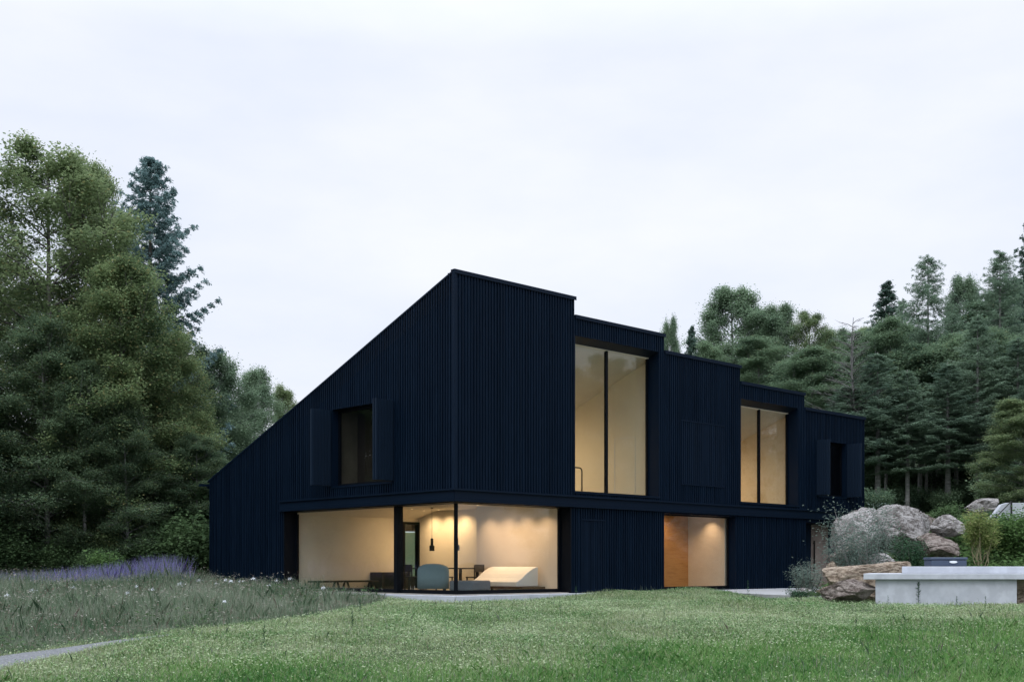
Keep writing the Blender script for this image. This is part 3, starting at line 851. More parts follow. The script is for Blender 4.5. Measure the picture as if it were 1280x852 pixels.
# ------------------------------------------------------------------ trees
def leaves(c, rng, L, W, flat=.6, dirs=None, droop=0.0):
    n = len(c)
    if dirs is None:
        az = rng.uniform(0, 2 * np.pi, n)
        d = np.stack([np.cos(az), np.sin(az), rng.normal(-droop, .35, n)], -1)
    else:
        d = dirs + rng.normal(0, .25, (n, 3))
    d /= np.linalg.norm(d, axis=1, keepdims=True)
    up = np.stack([rng.normal(0, flat, n), rng.normal(0, flat, n), np.ones(n)], -1)
    s = np.cross(d, up); s /= np.linalg.norm(s, axis=1, keepdims=True) + 1e-9
    k = rng.uniform(.7, 1.3, (n, 1))
    hl, hw = L * k / 2, W * k / 2
    q = np.empty((n, 4, 3))
    q[:, 0] = c - d * hl; q[:, 1] = c + s * hw; q[:, 2] = c + d * hl; q[:, 3] = c - s * hw
    return q.reshape(-1, 3)

def branch_pts(p0, p1, sag, n=4, rnd=None):
    out = []
    for i in range(n + 1):
        t = i / n
        p = [p0[k] + (p1[k] - p0[k]) * t for k in range(3)]
        p[2] += sag * math.sin(math.pi * t)
        if rnd and 0 < i < n:
            p[0] += rnd.uniform(-.08, .08); p[1] += rnd.uniform(-.08, .08)
        out.append(tuple(p))
    return out

def broad_tree(name, seed, Ht, Rad, z0, m, bark, nlimb=40, nsub=7, per=190, pad=.75, thick=.22, L=.17, W=.11, shape='round', tr=.22, sparse_top=0):
    rng = np.random.default_rng(seed); rnd = random.Random(seed)
    tb = MB(); cs = []
    lean = (rnd.uniform(-.5, .5), rnd.uniform(-.5, .5))
    def tp(h): return (lean[0] * (h / Ht) ** 2, lean[1] * (h / Ht) ** 2, h)
    tb.tube([tp(Ht * i / 9 * .96) for i in range(10)], [tr * (1.25 if i == 0 else 1) * (1 - .92 * i / 9) + .012 for i in range(10)], 9)
    lob = [rnd.uniform(.72, 1.12) for _ in range(9)]
    for i in range(nlimb):
        t = (i + rnd.random()) / nlimb
        h = Ht * (z0 + (1 - z0) * t)
        az = i * 2.39996 + rnd.uniform(-.4, .4)
        if shape == 'round': pr = math.sin(math.pi * (.16 + .80 * t)) ** .75
        elif shape == 'layer': pr = (1 - .72 * t) * (.75 + .25 * math.sin(math.pi * t))
        else: pr = math.sin(math.pi * (.30 + .66 * t)) ** .8
        ln = Rad * pr * lob[int(az / (2 * math.pi) * 9) % 9] * rnd.uniform(.75, 1.1)
        rise = ln * (.15 + .65 * t) * rnd.uniform(.5, 1.4)
        p0 = tp(max(.1 * Ht, h - rise * .8))
        p1 = (p0[0] + ln * math.cos(az), p0[1] + ln * math.sin(az), min(p0[2] + rise, Ht))
        lp = branch_pts(p0, p1, ln * .06, 5, rnd)
        tb.tube(lp, [tr * .32 * (1 - t * .6) * (1 - .8 * k / 5) + .006 for k in range(6)], 5, False)
        for j in range(nsub):
            f = .30 + .70 * (j + .6) / nsub
            b0 = [p0[k] + (p1[k] - p0[k]) * f for k in range(3)]
            saz = az + (1 if j % 2 else -1) * rnd.uniform(.35, 1.15)
            sl = ln * .40 * (1.15 - f * .6) * rnd.uniform(.7, 1.25) + .25
            b1 = [b0[0] + sl * math.cos(saz), b0[1] + sl * math.sin(saz), b0[2] + sl * rnd.uniform(-.30, .50)]
            tb.tube([tuple(b0), tuple(b1)], [.018, .006], 4, False)
            nlf = int(per * rnd.uniform(.5, 1.4) * (1 - sparse_top * t))
            ff = rng.uniform(.15, 1.15, (nlf, 1))
            pd = pad * rnd.uniform(.55, 1.15)
            c = np.array(b0) + (np.array(b1) - np.array(b0)) * ff + rng.normal(0, 1, (nlf, 3)) * np.array([pd * .42, pd * .42, thick])
            c[:, 2] -= (np.hypot(c[:, 0] - b0[0], c[:, 1] - b0[1])) * .10
            cs.append(c)
    for i in range(9):                     # open twigs above the crown
        az = rnd.uniform(0, 6.28); r0 = Rad * rnd.uniform(.05, .55)
        b0 = (r0 * math.cos(az), r0 * math.sin(az), Ht * (.93 - .22 * (r0 / Rad) ** 1.2 - .03))
        hh = Ht * rnd.uniform(.06, .13)
        for q in range(4):
            b1 = (b0[0] + rnd.uniform(-.5, .5), b0[1] + rnd.uniform(-.5, .5), b0[2] + hh * rnd.uniform(.4, 1))
            tb.tube([b0, b1], [.02, .006], 4, False)
            nlf = int(per * .16)
            cs.append(np.array(b0) + (np.array(b1) - np.array(b0)) * rng.uniform(.15, 1.05, (nlf, 1)) + rng.normal(0, .13, (nlf, 3)))
    c = np.concatenate(cs)
    root = empty(name)
    tb.build('trunk', bark, root, True, fix=False)
    np_mesh('crown', leaves(c, rng, L, W, .42, droop=.15), 4, m, root)
    return root

def conifer(name, seed, Ht, Rad, z0, m, bark, step=.6, per=5, droop=.3, up=.35, L=.2, W=.06, tr=.2, power=.9, ragged=.4, blen=.5, dens=30, hang=.25, bare=.08):
    rng = np.random.default_rng(seed); rnd = random.Random(seed)
    tb = MB(); cs = []; ds = []
    tb.tube([(0, 0, Ht * i / 9) for i in range(10)], [tr * (1 - .95 * i / 9) + .01 for i in range(10)], 8)
    h = Ht * z0; k = 0
    while h < Ht * .99:
        t = (h - Ht * z0) / (Ht * (1 - z0))
        for j in range(per):
            if rnd.random() < bare: continue
            az = k * 1.3 + j * 2 * math.pi / per + rnd.uniform(-.5, .5)
            hh = h + rnd.uniform(-.5, .5) * step
            ln = (Rad * (1 - t) ** power * min(1, .6 + t * 2.5)) * rnd.uniform(1 - ragged, 1 + ragged * .6) + .10
            n = max(3, int(ln / .28))
            dr_ = droop * (1 - 1.2 * t) * rnd.uniform(.6, 1.3)
            pts = [(ln * f * math.cos(az), ln * f * math.sin(az), hh - dr_ * ln * f + up * ln * f * f) for f in [i / n for i in range(n + 1)]]
            tb.tube(pts, [.028 * (1 - t * .7) * (1 - .8 * i / n) + .004 for i in range(n + 1)], 4, False)
            out = np.array([math.cos(az), math.sin(az), 0]); side = np.array([-math.sin(az), math.cos(az), 0])
            for i in range(1, n + 1):
                f = i / n
                if f < .22 and ln > 1: continue
                for sg in (-1, 1, 0):
                    bl = (.12 + blen * min(ln, 2.2) * .5 * (1.15 - f)) * rnd.uniform(.5, 1.25)
                    dv = (side * sg * .85 + out * .55 + np.array([0, 0, rnd.uniform(-hang, .1)])) if sg else (out * .4 + np.array([0, 0, -hang * 2 * rnd.random()]))
                    q = int(dens * bl * rnd.uniform(.6, 1.3)) + 2
                    w_ = rng.uniform(0, 1, (q, 1))
                    c = np.array(pts[i]) + dv * bl * w_ + rng.normal(0, .055, (q, 3))
                    c[:, 2] -= (w_[:, 0] ** 2) * bl * hang
                    cs.append(c); ds.append(np.tile(dv, (q, 1)) + rng.normal(0, .45, (q, 3)))
        h += step * rnd.uniform(.75, 1.25) * (1.1 - .55 * t); k += 1
    c = np.concatenate(cs); dr = np.concatenate(ds)
    root = empty(name)
    tb.build('trunk', bark, root, True, fix=False)
    np_mesh('crown', leaves(c, rng, L, W, .7, dr), 4, m, root)
    return root

def bare_tree(name, seed, Ht, Rad, bark, m):
    rnd = random.Random(seed); rng = np.random.default_rng(seed); tb = MB(); tw = MB()
    for (x, ln_) in ((-.25, 1), (.28, .93)):
        tb.tube([(x + .1 * math.sin(i), .1 * math.cos(i * 1.3), Ht * ln_ * i / 9) for i in range(10)], [.15 * (1 - .93 * i / 9) + .008 for i in range(10)], 7)
        for i in range(46):
            h = Ht * ln_ * (.38 + .6 * (i / 46)); az = i * 2.4; ln = Rad * (1.05 - i / 46 * .8) * rnd.uniform(.5, 1.1)
            p1 = (x + ln * math.cos(az), ln * math.sin(az), h + ln * rnd.uniform(.3, .8))
            tw.tube(branch_pts((x, 0, h), p1, .1, 3, rnd), [.035, .025, .015, .006], 4, False)
            for j in range(7):
                f = rnd.uniform(.3, 1); b0 = [x + (p1[0] - x) * f, p1[1] * f, h + (p1[2] - h) * f]
                a = az + rnd.uniform(-1.2, 1.2); l2 = ln * .4 * rnd.uniform(.4, 1)
                tw.tube([tuple(b0), (b0[0] + l2 * math.cos(a), b0[1] + l2 * math.sin(a), b0[2] + l2 * rnd.uniform(0, .8))], [.014, .005], 3, False)
    root = empty(name)
    tb.build('trunk', bark, root, True, fix=False); tw.build('branch_crown', bark, root, True, fix=False)
    return root

PROTO = {}
def proto(key, o, Ht, Rad): PROTO[key] = [o, Ht, Rad, False]
proto('big0', broad_tree('broadleaf_tree', 11, 18, 4.6, .08, M['leaf'], M['bark'], 62, 8, 215, .74, .20, L=.135, W=.09), 18, 4.6)
proto('big1', broad_tree('broadleaf_tree', 12, 16, 4.2, .06, M['leafolive'], M['bark'], 58, 8, 320, .85, .22, L=.135, W=.09), 16, 4.2)
proto('big2', broad_tree('broadleaf_tree', 14, 17, 4.4, .08, M['leaf'], M['palebark'], 60, 8, 320, .95, .2, L=.135, W=.09, shape='dome'), 17, 4.4)
proto('pale', broad_tree('broadleaf_tree', 13, 14, 4.2, .10, M['leafpale'], M['palebark'], 54, 8, 300, .8, .24, L=.14, W=.095), 14, 4.2)
proto('beech0', broad_tree('beech_tree', 21, 18, 4.8, .28, M['beech'], M['palebark'], 46, 6, 400, 1.15, .17, L=.14, W=.085, shape='dome', tr=.17), 18, 4.8)
proto('beech1', broad_tree('beech_tree', 22, 17, 4.4, .36, M['beech'], M['palebark'], 42, 6, 400, 1.1, .19, L=.14, W=.085, shape='dome', tr=.16), 17, 4.4)
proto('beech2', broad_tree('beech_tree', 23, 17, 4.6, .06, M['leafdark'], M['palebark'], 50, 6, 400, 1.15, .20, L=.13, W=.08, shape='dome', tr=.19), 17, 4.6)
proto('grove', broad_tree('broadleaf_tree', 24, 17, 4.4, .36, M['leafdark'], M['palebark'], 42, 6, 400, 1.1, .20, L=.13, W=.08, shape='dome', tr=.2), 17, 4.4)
proto('fir', conifer('fir_tree', 35, 20, 3.0, .30, M['larch'], M['palebark'], .55, 6, .35, .30, .15, .045, .17, .8, .45, .8, 62), 20, 3.0)
proto('spruce0', conifer('spruce_tree', 31, 20, 4.2, .12, M['needle'], M['bark'], .58, 6, .25, .42, .15, .055, ragged=.38, blen=.8, dens=105, bare=.05, power=.75), 20, 4.2)
proto('spruce1', conifer('spruce_tree', 32, 18, 3.0, .14, M['spruce'], M['bark'], .55, 6, .40, .38, .16, .06, blen=.7, dens=75, ragged=.4, bare=.05), 18, 3.0)
proto('larch0', conifer('larch_tree', 33, 21, 3.0, .50, M['larch'], M['palebark'], .42, 6, .12, .25, .13, .04, .17, .7, .5, .75, 62, .4), 21, 3.0)
proto('larch1', conifer('larch_tree', 34, 21, 3.2, .40, M['larch'], M['palebark'], .45, 6, .10, .25, .13, .04, .17, .75, .55, .75, 62, .4), 21, 3.2)
proto('bare', bare_tree('dead_tree', 41, 17, 3.2, M['deadbark'], None), 17, 3.2)

def put(key, px, ytop, Y, wpx, label, group, cat='tree', zoff=-.1, rz=None):
    src, Ht, Rad, used = PROTO[key]
    X = (px - 640) / F * Y
    b = gz(X, Y) + zoff
    h = EYE + (HOR - ytop) / F * Y - b
    r = wpx / 2 / F * Y
    if used: o = copy_tree(src)
    else: o = src; PROTO[key][3] = True
    o.location = (X, Y, b)
    o.scale = (r / Rad, r / Rad, h / Ht)
    o.rotation_euler = (0, 0, rz if rz is not None else (px * .37 + Y) % 6.28)
    tag(o, label, cat, group)
    return o
GL = 'trees along the left forest edge'; GR = 'forest trees behind the house on the right'
# left edge of the wood
put('big0', 62, 188, 48, 290, 'tallest broad leafy tree at the far left with open top twigs', GL)
put('big1', 150, 330, 45, 180, 'olive leafed tree in front of the blue green conifer', GL)
put('big0', -60, 215, 50, 240, 'dense broadleaf tree cut by the left edge of the photo', GL)
put('big2', 118, 200, 51, 150, 'leafy tree between the tallest left tree and the conifer', GL)
put('spruce0', 188, 198, 58, 245, 'ragged blue green conifer rising above the left wood', GL)
put('big1', 215, 420, 47, 130, 'olive brown leafed tree below the ragged conifer', GL)
put('pale', 268, 440, 60, 130, 'pale green rounded tree between the conifer and the house roof', GL)
put('pale', 318, 464, 64, 95, 'smaller pale green tree just left of the roof slope', GL)
put('big2', 357, 484, 70, 62, 'small dark treetop peeping over the roof slope', GL)
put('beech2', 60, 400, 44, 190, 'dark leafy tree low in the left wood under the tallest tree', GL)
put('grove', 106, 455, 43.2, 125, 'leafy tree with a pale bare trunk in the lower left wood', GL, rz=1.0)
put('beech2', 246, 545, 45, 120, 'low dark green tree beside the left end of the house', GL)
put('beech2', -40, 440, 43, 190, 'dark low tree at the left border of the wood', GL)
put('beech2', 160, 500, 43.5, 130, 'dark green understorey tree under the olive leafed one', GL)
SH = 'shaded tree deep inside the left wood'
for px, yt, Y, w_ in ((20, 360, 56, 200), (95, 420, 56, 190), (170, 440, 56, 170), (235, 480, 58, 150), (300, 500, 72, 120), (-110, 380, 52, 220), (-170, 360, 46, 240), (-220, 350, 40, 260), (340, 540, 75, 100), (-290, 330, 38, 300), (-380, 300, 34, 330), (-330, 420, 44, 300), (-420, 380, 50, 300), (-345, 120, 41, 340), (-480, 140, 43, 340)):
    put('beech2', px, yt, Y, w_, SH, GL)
# right forest, skyline trees
put('pale', 836, 403, 78, 50, 'slim pale tree rising just beyond the second roof step', GR)
put('spruce1', 864, 408, 74, 80, 'small dark conifer between the slim pale tree and the big pale crown', GR)
put('pale', 918, 362, 82, 140, 'large pale rounded tree on the skyline over the third roof step', GR)
put('pale', 968, 384, 80, 110, 'mid green rounded tree right of the large pale crown', GR)
put('big0', 1012, 391, 78, 95, 'dark leafy tree on the skyline above the second tall window', GR)
put('bare', 1066, 396, 56, 120, 'grey twiggy dead tree with twin pale trunks above the house end', GR)
put('spruce1', 1108, 352, 78, 130, 'pointed dark spruce on the skyline right of the dead tree', GR)
put('larch0', 1160, 318, 68, 112, 'tall feathery larch with a long bare trunk, highest peak mid forest', GR)
put('pale', 1206, 348, 82, 80, 'rounded treetop between the two tall larches', GR)
put('larch1', 1250, 312, 66, 125, 'tall feathery larch with a pale trunk near the right border', GR)
put('spruce1', 1290, 262, 72, 120, 'tallest dark conifer cut by the right edge of the photo', GR)
put('fir', 1128, 372, 74, 80, 'slender larch between the spruce and the highest larch', GR)
put('pale', 1042, 414, 84, 90, 'pale rounded treetop behind the dead tree', GR)
put('big2', 1088, 408, 86, 90, 'leafy treetop filling the gap between the dead tree and the spruce', GR)
put('beech0', 1075, 440, 64, 130, 'layered beech directly behind the far end of the house', GR)
put('beech1', 1150, 432, 60, 170, 'wide layered beech under the highest larch', GR)
put('beech0', 1226, 410, 60, 150, 'layered beech under the larch near the right border', GR)
put('fir', 1085, 425, 70, 90, 'feathery dark conifer just right of the dead tree', GR)
put('fir', 1190, 385, 70, 100, 'feathery conifer between the highest larch and the rounded treetop', GR)
put('beech1', 1010, 440, 66, 150, 'layered beech showing over the fourth roof step', GR)
put('big2', 1282, 500, 47, 125, 'paler green bushy tree at the right edge above the stair wall', GR)
put('beech0', 948, 425, 72, 140, 'layered beech showing over the third roof step', GR)
put('beech1', 885, 432, 74, 90, 'dark leafy tree between the slim pale tree and the roof', GR)
RO = 'forest tree beyond the right border of the photo'
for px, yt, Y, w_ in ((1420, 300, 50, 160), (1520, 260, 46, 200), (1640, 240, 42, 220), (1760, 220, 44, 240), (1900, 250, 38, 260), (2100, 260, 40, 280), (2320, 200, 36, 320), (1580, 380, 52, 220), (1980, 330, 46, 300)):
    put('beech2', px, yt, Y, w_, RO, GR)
SR = 'shaded forest tree in the dark wood behind the rock bank'
rnd = random.Random(5)
for i in range(42):
    px = 1060 + 300 * ((i * .618) % 1); Y = 56 + (i % 6) * 6 + rnd.uniform(-1, 1)
    sk = np.interp(px, [1060, 1110, 1160, 1200, 1250, 1300, 1360], [432, 405, 392, 385, 368, 348, 330])
    put(('fir', 'beech1', 'larch1', 'beech0', 'fir', 'larch0')[i % 6], px, sk + rnd.uniform(-10, 70), Y, rnd.uniform(110, 170), SR, GR)
SB = 'forest tree partly hidden behind the stepped roof'
for i in range(9):
    px = 860 + 26 * i; put(('beech0', 'beech1')[i % 2], px, 432 + rnd.uniform(0, 30) + i * 3, 82 + rnd.uniform(-4, 8), rnd.uniform(90, 120), SB, GR)

# ------------------------------------------------------------------ shrubs
def shrub(name, seed, Ht, Rad, m, n, nst=9, L=.07, W=.035, stem=None, lo=.15, airy=.5, thick=.5):
    rng = np.random.default_rng(seed); rnd = random.Random(seed)
    root = empty(name); tb = MB(); cs = []
    for i in range(nst):
        az = i * 2.4 + rnd.uniform(-.3, .3); r = Rad * rnd.uniform(.35, .95)
        p1 = (r * math.cos(az), r * math.sin(az), Ht * rnd.uniform(.6, 1.0))
        pts = branch_pts((.06 * math.cos(az), .06 * math.sin(az), -.1), p1, .12 * Ht * 0 - .06, 4, rnd)
        tb.tube(pts, [.022, .018, .013, .009, .004], 5, False)
        for j in range(9):
            f = lo + (1 - lo) * (j + rnd.random()) / 9
            c0 = np.array([p1[0] * f, p1[1] * f, p1[2] * f])
            k = n // (nst * 9)
            cs.append(c0 + rng.normal(0, 1, (k, 3)) * np.array([Rad * .22, Rad * .22, Ht * .05 + Rad * .10 * thick]))
    tb.build('stem', stem or M['bark'], root, True, fix=False)
    np_mesh('foliage', leaves(np.concatenate(cs), rng, L, W, .8), 4, m, root)
    return root
def putshrub(o, px, Y, label, cat='shrub', zoff=0, s=1, group=None, hs=None):
    X = (px - 640) / F * Y
    o.location = (X, Y, gz(X, Y) + zoff); o.scale = (s, s, hs or s)
    o.rotation_euler = (0, 0, px * .7)
    tag(o, label, cat, group); return o
putshrub(shrub('airy_shrub', 51, 2.75, 1.25, M['greyleaf'], 6400, 13, .08, .03, M['palebark'], .36), 1080, 36.6, 'airy grey green multi stemmed shrub in front of the large pale boulder', zoff=.1)
putshrub(shrub('airy_shrub', 52, 1.9, .7, M['greyleaf'], 2200, 8, .08, .035, M['palebark'], .35), 1056, 37.6, 'smaller grey green shrub beside the entrance', zoff=.1)
putshrub(shrub('yew_shrub', 53, 1.75, .6, M['yew'], 12000, 12, .07, .02, None, .08, .5, .8), 1137, 35.0, 'dark green yew shrub in front of the tall grey boulder')
putshrub(shrub('bamboo_shrub', 54, 1.75, .55, M['limeleaf'], 5200, 14, .11, .025, mat('pale cane', (.30, .27, .17), .7, .3), .62), 1226, 36.2, 'lime green shrub with bare pale canes beside the stacked boulders')
putshrub(shrub('dark_shrub', 55, 1.2, .62, M['yew'], 9000, 10, .07, .03, None, .1, .5, 1), 1240, 37.8, 'dark round shrub behind the lime green shrub')
putshrub(shrub('dark_shrub', 56, .9, .55, M['shrub'], 7000, 10, .08, .04, None, .1, .5, 1), 1182, 43.0, 'dark shrub on top of the bank between the boulders')
putshrub(shrub('leafy_shrub', 57, 1.4, .9, M['cover'], 9000, 12, .10, .05, None, .1, .5, 1), 1272, 37.0, 'leafy green shrub at the right edge below the stair wall')
putshrub(shrub('feathery_shrub', 58, 1.15, .5, M['greyleaf'], 4500, 18, .10, .012, None, .1, .5, .8), 1008, 34.2, 'feathery grey green shrub by the house entrance')
putshrub(shrub('dark_shrub', 59, .35, .35, M['yew'], 3000, 8, .05, .025, None, .1), 1000, 33.0, 'low dark mound plant beside the pavement, below the feathery shrub')
putshrub(shrub('dark_shrub', 60, .32, .35, M['shrub'], 3000, 8, .05, .025, None, .1), 1022, 32.8, 'low green mound plant between the two flat stones')
us = shrub('undergrowth_shrub', 61, 2.2, 1.5, M['shrub'], 12000, 14, .13, .08, None, .08, .5, 1)
US = 'bushy undergrowth shrub along the foot of the left wood'; GU = 'undergrowth along the left wood'
for i, (px, Y, s_) in enumerate(((12, 42, .9), (70, 42.5, .7), (118, 41.5, .6), (165, 43.5, .8), (214, 43, .9), (244, 43.5, 1.2), (262, 46, 1.9), (40, 46, 1.3), (140, 46, 1.3), (-30, 42, 1.2), (-80, 41, 1.4), (-180, 40, 1.8), (-260, 36, 1.8), (-300, 42, 2.0))):
    o = us if i == 0 else copy_tree(us)
    putshrub(o, px, Y, US, s=s_, group=GU)
ol = putshrub(shrub('leafy_shrub', 62, 1.2, .7, M['cover'], 5000, 10, .10, .06, None, .1), 131, 40.5, 'small bright green bush behind the lavender')
# undergrowth of the right forest edge
ur = shrub('forest_shrub', 63, 2.4, 1.8, M['beech'], 11000, 14, .15, .10, None, .08, .5, .8)
UR = 'low forest shrub at the edge of the dark wood above the rocks'
for i, (px, Y, s_) in enumerate(((1095, 52, .45), (1126, 56, .5), (1158, 57, .45), (1180, 55, .4), (1212, 58, .6), (1240, 56, .5), (1262, 53, .8), (1290, 50, 1.0), (1104, 64, .8), (1140, 66, .7), (1196, 66, .8), (1230, 68, .9), (1265, 64, 1.0))):
    o = ur if i == 0 else copy_tree(ur)
    putshrub(o, px, Y, UR, s=s_, group='shrubs at the right forest edge')

# ------------------------------------------------------------------ grass, meadow, lavender
MEDGE = np.array([unproj(*p) for p in ((-90, 834), (0, 819), (90, 807), (165, 798), (250, 788), (330, 778), (400, 769), (450, 760), (478, 752))])
def medge_y(X):
    return np.interp(X, MEDGE[:, 0], MEDGE[:, 1])
o_ = np.argsort(MEDGE[:, 0]); MEDGE = MEDGE[o_]
MXMAX = MEDGE[:, 0].max()
def blades(name, X, Y, hgt, wid, bend, rng, m, kind='stuff', lift=0.0):
    n = len(X); Z = g(X, Y) - .01 + lift
    az = rng.uniform(0, 2 * np.pi, n)
    d = np.stack([np.cos(az), np.sin(az), np.zeros(n)], -1)
    fz = rng.uniform(0, 2 * np.pi, n)
    s = np.stack([np.cos(fz), np.sin(fz), np.zeros(n)], -1) * (wid / 2)[:, None]
    p = np.stack([X, Y, Z], -1)
    up = np.array([0, 0, 1.0])
    mid = p + up * (hgt * .55)[:, None] + d * (hgt * bend * .25)[:, None]
    tip = p + up * (hgt * np.sqrt(np.clip(1 - bend ** 2 * .5, .2, 1)))[:, None] + d * (hgt * bend)[:, None]
    v = np.empty((n, 5, 3))
    v[:, 0] = p - s; v[:, 1] = p + s; v[:, 2] = mid + s * .8; v[:, 3] = tip; v[:, 4] = mid - s * .8
    o = np_mesh(name, v.reshape(-1, 3), 5, m)
    o['kind'] = kind
    return o
def vnoise(X, Y, sc, seed):
    r = np.random.default_rng(seed); out = np.zeros_like(X)
    for k in range(9):
        a = r.uniform(0, 6.28); f = sc * r.uniform(.5, 1.8)
        out += np.sin((X * math.cos(a) + Y * math.sin(a)) * f + r.uniform(0, 6.28))
    return out / 9 * 2.2
PTH = np.array(PU), np.array(PL)
def on_path(X, Y):
    a = np.interp(X, PTH[0][:, 0], PTH[0][:, 1]) if PTH[0][0, 0] < PTH[0][-1, 0] else np.interp(X, PTH[0][::-1, 0], PTH[0][::-1, 1])
    c = np.interp(X, PTH[1][:, 0], PTH[1][:, 1]) if PTH[1][0, 0] < PTH[1][-1, 0] else np.interp(X, PTH[1][::-1, 0], PTH[1][::-1, 1])
    lo, hi = np.minimum(a, c), np.maximum(a, c)
    w = .10 * np.sin(X * 5.1) + .07 * np.sin(X * 13.7 + 1)
    return (Y > lo + .12 + w) & (Y < hi - .1 + w) & (X < max(PTH[0][:, 0].max(), PTH[1][:, 0].max()))
def free(X, Y):
    u, s = to_house(X, Y)
    ok = ~((u > -.25) & (s > -.25) & (u < 22.1))
    ok &= ~((X > 8.95) & (Y > 29.0) & (Y < 31.3))
    ok &= ~in_pave(X, Y)
    return ok & ~on_path(X, Y)
def is_meadow(X, Y):
    return (X < MXMAX) & (Y > medge_y(X))
rng = np.random.default_rng(77)
N = 470000
Y = 12.5 + (39 - 12.5) * rng.random(N) ** 1.15
X = (rng.random(N) - .5) * 2 * (.46 * Y + 1.0)
k = free(X, Y) & ~is_meadow(X, Y) & ~((X > 12.5) & (Y > 31.2))
X, Y = X[k], Y[k]
hn = vnoise(X, Y, 2.2, 3); hn2 = vnoise(X, Y, .7, 4)
hg = (.060 + .018 * hn + .018 * hn2) * rng.uniform(.55, 1.5, len(X)); hg = np.clip(hg, .025, .18)
lush = smooth((X * .45 + 2.0 + (18.4 - Y) * .9 + 1.2 * vnoise(X, Y, .9, 21)) / 4.0)
isl = rng.random(len(X)) < lush * .85
wd_ = rng.uniform(.006, .013, len(X)) * (.7 + Y / 45); bd = rng.uniform(.1, .9, len(X))
blades('grass', X[~isl], Y[~isl], hg[~isl], wd_[~isl], bd[~isl], rng, M['grass'])
blades('lush_grass', X[isl], Y[isl], hg[isl] * 1.5, wd_[isl], bd[isl], rng, M['lush'])
N = 430000
Yc = 12.5 + (39 - 12.5) * rng.random(N); Xc = (rng.random(N) - .5) * 2 * (.46 * Yc + 1.0)
lush = smooth((Xc * .45 + 2.0 + (18.4 - Yc) * .9 + 1.2 * vnoise(Xc, Yc, .9, 21)) / 4.0)
k = free(Xc, Yc) & ~is_meadow(Xc, Yc) & ~((Xc > 12.5) & (Yc > 31.2)) & (rng.random(N) > lush * .8) & ((vnoise(Xc, Yc, 1.7, 31) + .6 * vnoise(Xc, Yc, 5.0, 32) + rng.normal(0, .5, N)) > -.35) & (rng.random(N) < np.interp(Yc, [14, 22], [.3, 1]))
Xc, Yc = Xc[k], Yc[k]
Zc = g(Xc, Yc) + rng.uniform(.025, .095, len(Xc)) * (1 + .35 * vnoise(Xc, Yc, 2.2, 3))
oc = np_mesh('clover', leaves(np.stack([Xc, Yc, Zc], -1), rng, .034, .022, .7), 4, M['clover']); oc['kind'] = 'stuff'
# seed stalks over the lawn
N = 16000
Y = 13 + 25 * rng.random(N); X = (rng.random(N) - .5) * 2 * (.46 * Y + 1)
k = free(X, Y) & ~is_meadow(X, Y) & ((vnoise(X, Y, 1.1, 9) + rng.normal(0, .5, N)) > .1) & ~((X > 12.5) & (Y > 31.2))
X, Y = X[k], Y[k]
blades('grass_stalks', X, Y, rng.uniform(.12, .26, len(X)), np.full(len(X), .006), rng.uniform(.0, .5, len(X)), rng, M['meadow'])
# meadow
N = 320000
Y = 17 + 25 * rng.random(N); X = -rng.random(N) * (.52 * Y + 2) + 1
k = free(X, Y) & is_meadow(X, Y); X, Y = X[k], Y[k]
u, s = to_house(X, Y)
dist = np.clip((Y - medge_y(X) + .5 * vnoise(X, Y, 1.8, 17)) / 3.2, .16, 1)
hg = (.39 + .17 * vnoise(X, Y, 1.3, 5)) * rng.uniform(.4, 1.4, len(X)) * dist * np.where((u > -2.6) & (s < 9.2), .27, 1.0)
blades('meadow_grass', X, Y, np.clip(hg, .06, .8), rng.uniform(.004, .0085, len(X)), rng.uniform(.05, .55, len(X)), rng, M['meadow'])
sel = rng.random(len(X)) < .045
tipx, tipy, tiph = X[sel], Y[sel], np.clip(hg[sel], .1, .8) * rng.uniform(.85, 1.15, sel.sum())
cc = np.stack([tipx, tipy, g(tipx, tipy) + tiph], -1)
cc = np.repeat(cc, 3, 0) + rng.normal(0, .018, (3 * len(cc), 3))
oh = np_mesh('seed_heads', leaves(cc, rng, .05, .014, .8), 4, M['seed']); oh['kind'] = 'stuff'
N = 26000
Yd = 17.5 + 22 * rng.random(N); Xd = -rng.random(N) * (.52 * Yd + 2) + .5
k = free(Xd, Yd) & is_meadow(Xd, Yd) & (vnoise(Xd, Yd, 1.5, 12) > .45)
Xd, Yd = Xd[k], Yd[k]
Zd = g(Xd, Yd) + rng.uniform(.05, .42, len(Xd)) * np.clip((Yd - medge_y(Xd)) / 1.2, .25, 1)
od = np_mesh('meadow_herbs', leaves(np.stack([Xd, Yd, Zd], -1), rng, .09, .04, .7), 4, M['shrub']); od['kind'] = 'stuff'
# lavender
N = 30000
Yl = 35.0 + 5.5 * rng.random(N); px = -60 + 300 * rng.random(N) ** .8; Xl = (px - 640) / F * Yl
px = px + rng.normal(0, 9, N); Xl = (px - 640) / F * Yl
k = rng.random(N) < np.interp(px, [-60, 60, 110, 150, 200, 225, 245], [.12, .3, .55, .75, .6, .25, 0]) * (.55 + .55 * vnoise(Xl, Yl, 2.2, 41)); Xl, Yl, px = Xl[k], Yl[k], px[k]
hl = np.interp(px, [-60, 60, 120, 170, 215], [.58, .62, .74, .92, 1.08]) * rng.uniform(.35, 1.15, len(Xl))
blades('lavender', Xl, Yl, hl, rng.uniform(.008, .016, len(Xl)), rng.uniform(.05, .4, len(Xl)), rng, M['lavender'])
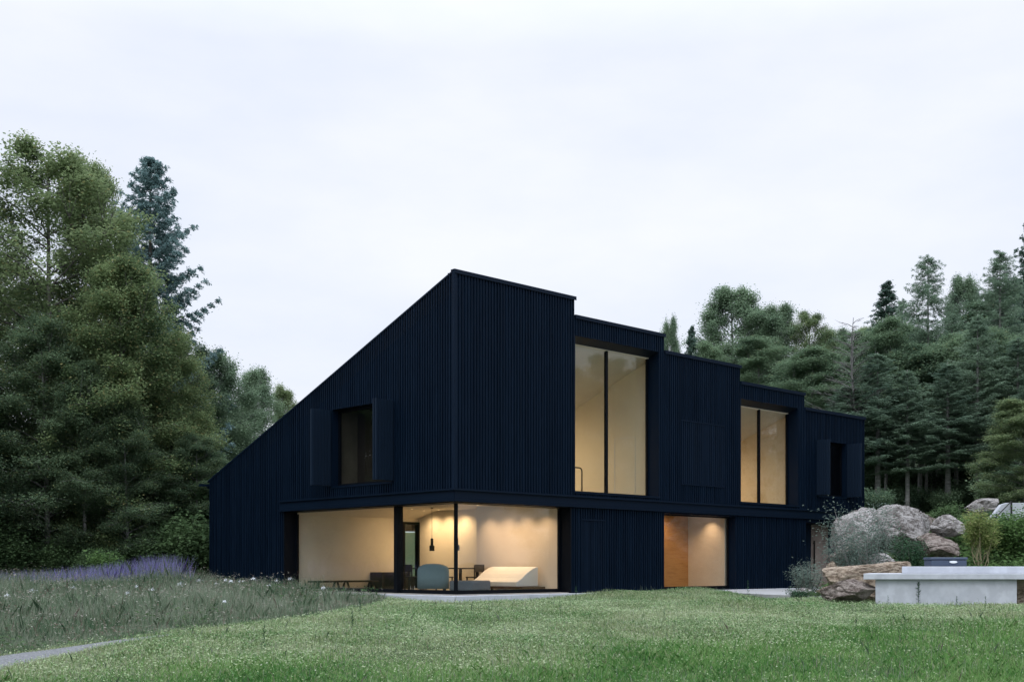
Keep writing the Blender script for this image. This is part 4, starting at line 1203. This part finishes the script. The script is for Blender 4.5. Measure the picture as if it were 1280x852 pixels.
# ground cover on the bank
N = 46000
Yc = 31.4 + 13 * rng.random(N); Xc = 11.2 + 11 * rng.random(N)
k = (Xc > 11.2 + (Yc < 33) * 1.2); Xc, Yc = Xc[k], Yc[k]
Zc = g(Xc, Yc) + np.abs(rng.normal(0, .16, len(Xc))) * (.6 + .6 * np.abs(vnoise(Xc, Yc, 1.6, 8)))
oc = np_mesh('ground_cover', leaves(np.stack([Xc, Yc, Zc], -1), rng, .15, .07, .6), 4, M['cover']); oc['kind'] = 'stuff'

# weeds and wild flowers
def weed(seed, Ht, m, n=26):
    rnd = random.Random(seed); rg = np.random.default_rng(seed)
    root = empty('weed')
    MB().tube([(0, 0, -.02), (.01, 0, Ht * .5), (.03, .01, Ht)], [.006, .005, .003], 5).build('stem', m, root)
    c = []; d = []
    for i in range(n):
        h = Ht * (.15 + .85 * i / n); az = i * 2.4
        l = .09 * (1.2 - i / n)
        c.append((l * .5 * math.cos(az), l * .5 * math.sin(az), h)); d.append((math.cos(az), math.sin(az), .6))
    np_mesh('foliage', leaves(np.array(c), rg, .10, .03, .4, np.array(d)), 4, m, root)
    return root
wd = weed(5, .62, M['yew'])
for i, (px, py, s_, lb) in enumerate(((1148, 757, 1.0, 'tall dark weed stalk in front of the concrete seat wall'), (1110, 758, .45, None), (1196, 760, .5, None), (1232, 759, .45, None),
        (700, 768, .5, None), (330, 812, .7, None), (440, 790, .65, None), (450, 770, .6, None), (720, 752, .7, None), (590, 770, .45, None), (935, 745, .8, 'tall thin weed by the wall right of the lower window'), (1070, 790, .5, None), (830, 775, .4, None))):
    o = wd if i == 0 else copy_tree(wd)
    X, Y = unproj(px, py); o.location = (X, Y, gz(X, Y)); o.scale = (s_, s_, s_); o.rotation_euler = (0, 0, i)
    tag(o, lb or 'small dark weed standing above the lawn', 'weed', 'weeds in the lawn')
fl = empty('wildflower')
MB().tube([(0, 0, -.02), (.02, .01, .5)], [.004, .003], 5).build('stem', M['meadow'], fl)
rg = np.random.default_rng(3)
cf = rg.normal(0, 1, (26, 3)) * np.array([.022, .022, .022]) + np.array([.02, .01, .51])
np_mesh('blossom', leaves(cf, rg, .026, .02, .8), 4, M['white'], fl)
rnd = random.Random(9)
spots = [(248, 748), (300, 748), (305, 745), (318, 750), (330, 747), (345, 748), (362, 750), (270, 749), (283, 748), (290, 752), (337, 752), (190, 762), (158, 772), (40, 764), (405, 764), (282, 778), (10, 770), (92, 756), (170, 758), (225, 760)]
for i, (px, py) in enumerate(spots):
    o = fl if i == 0 else copy_tree(fl)
    X, Y = unproj(px, py); s_ = rnd.uniform(.8, 1.15)
    o.location = (X, Y, gz(X, Y)); o.scale = (s_ * 1.2, s_ * 1.2, s_); o.rotation_euler = (0, 0, i)
    tag(o, 'white wild flower on a thin stem in the tall meadow', 'flower', 'white flowers in the meadow')
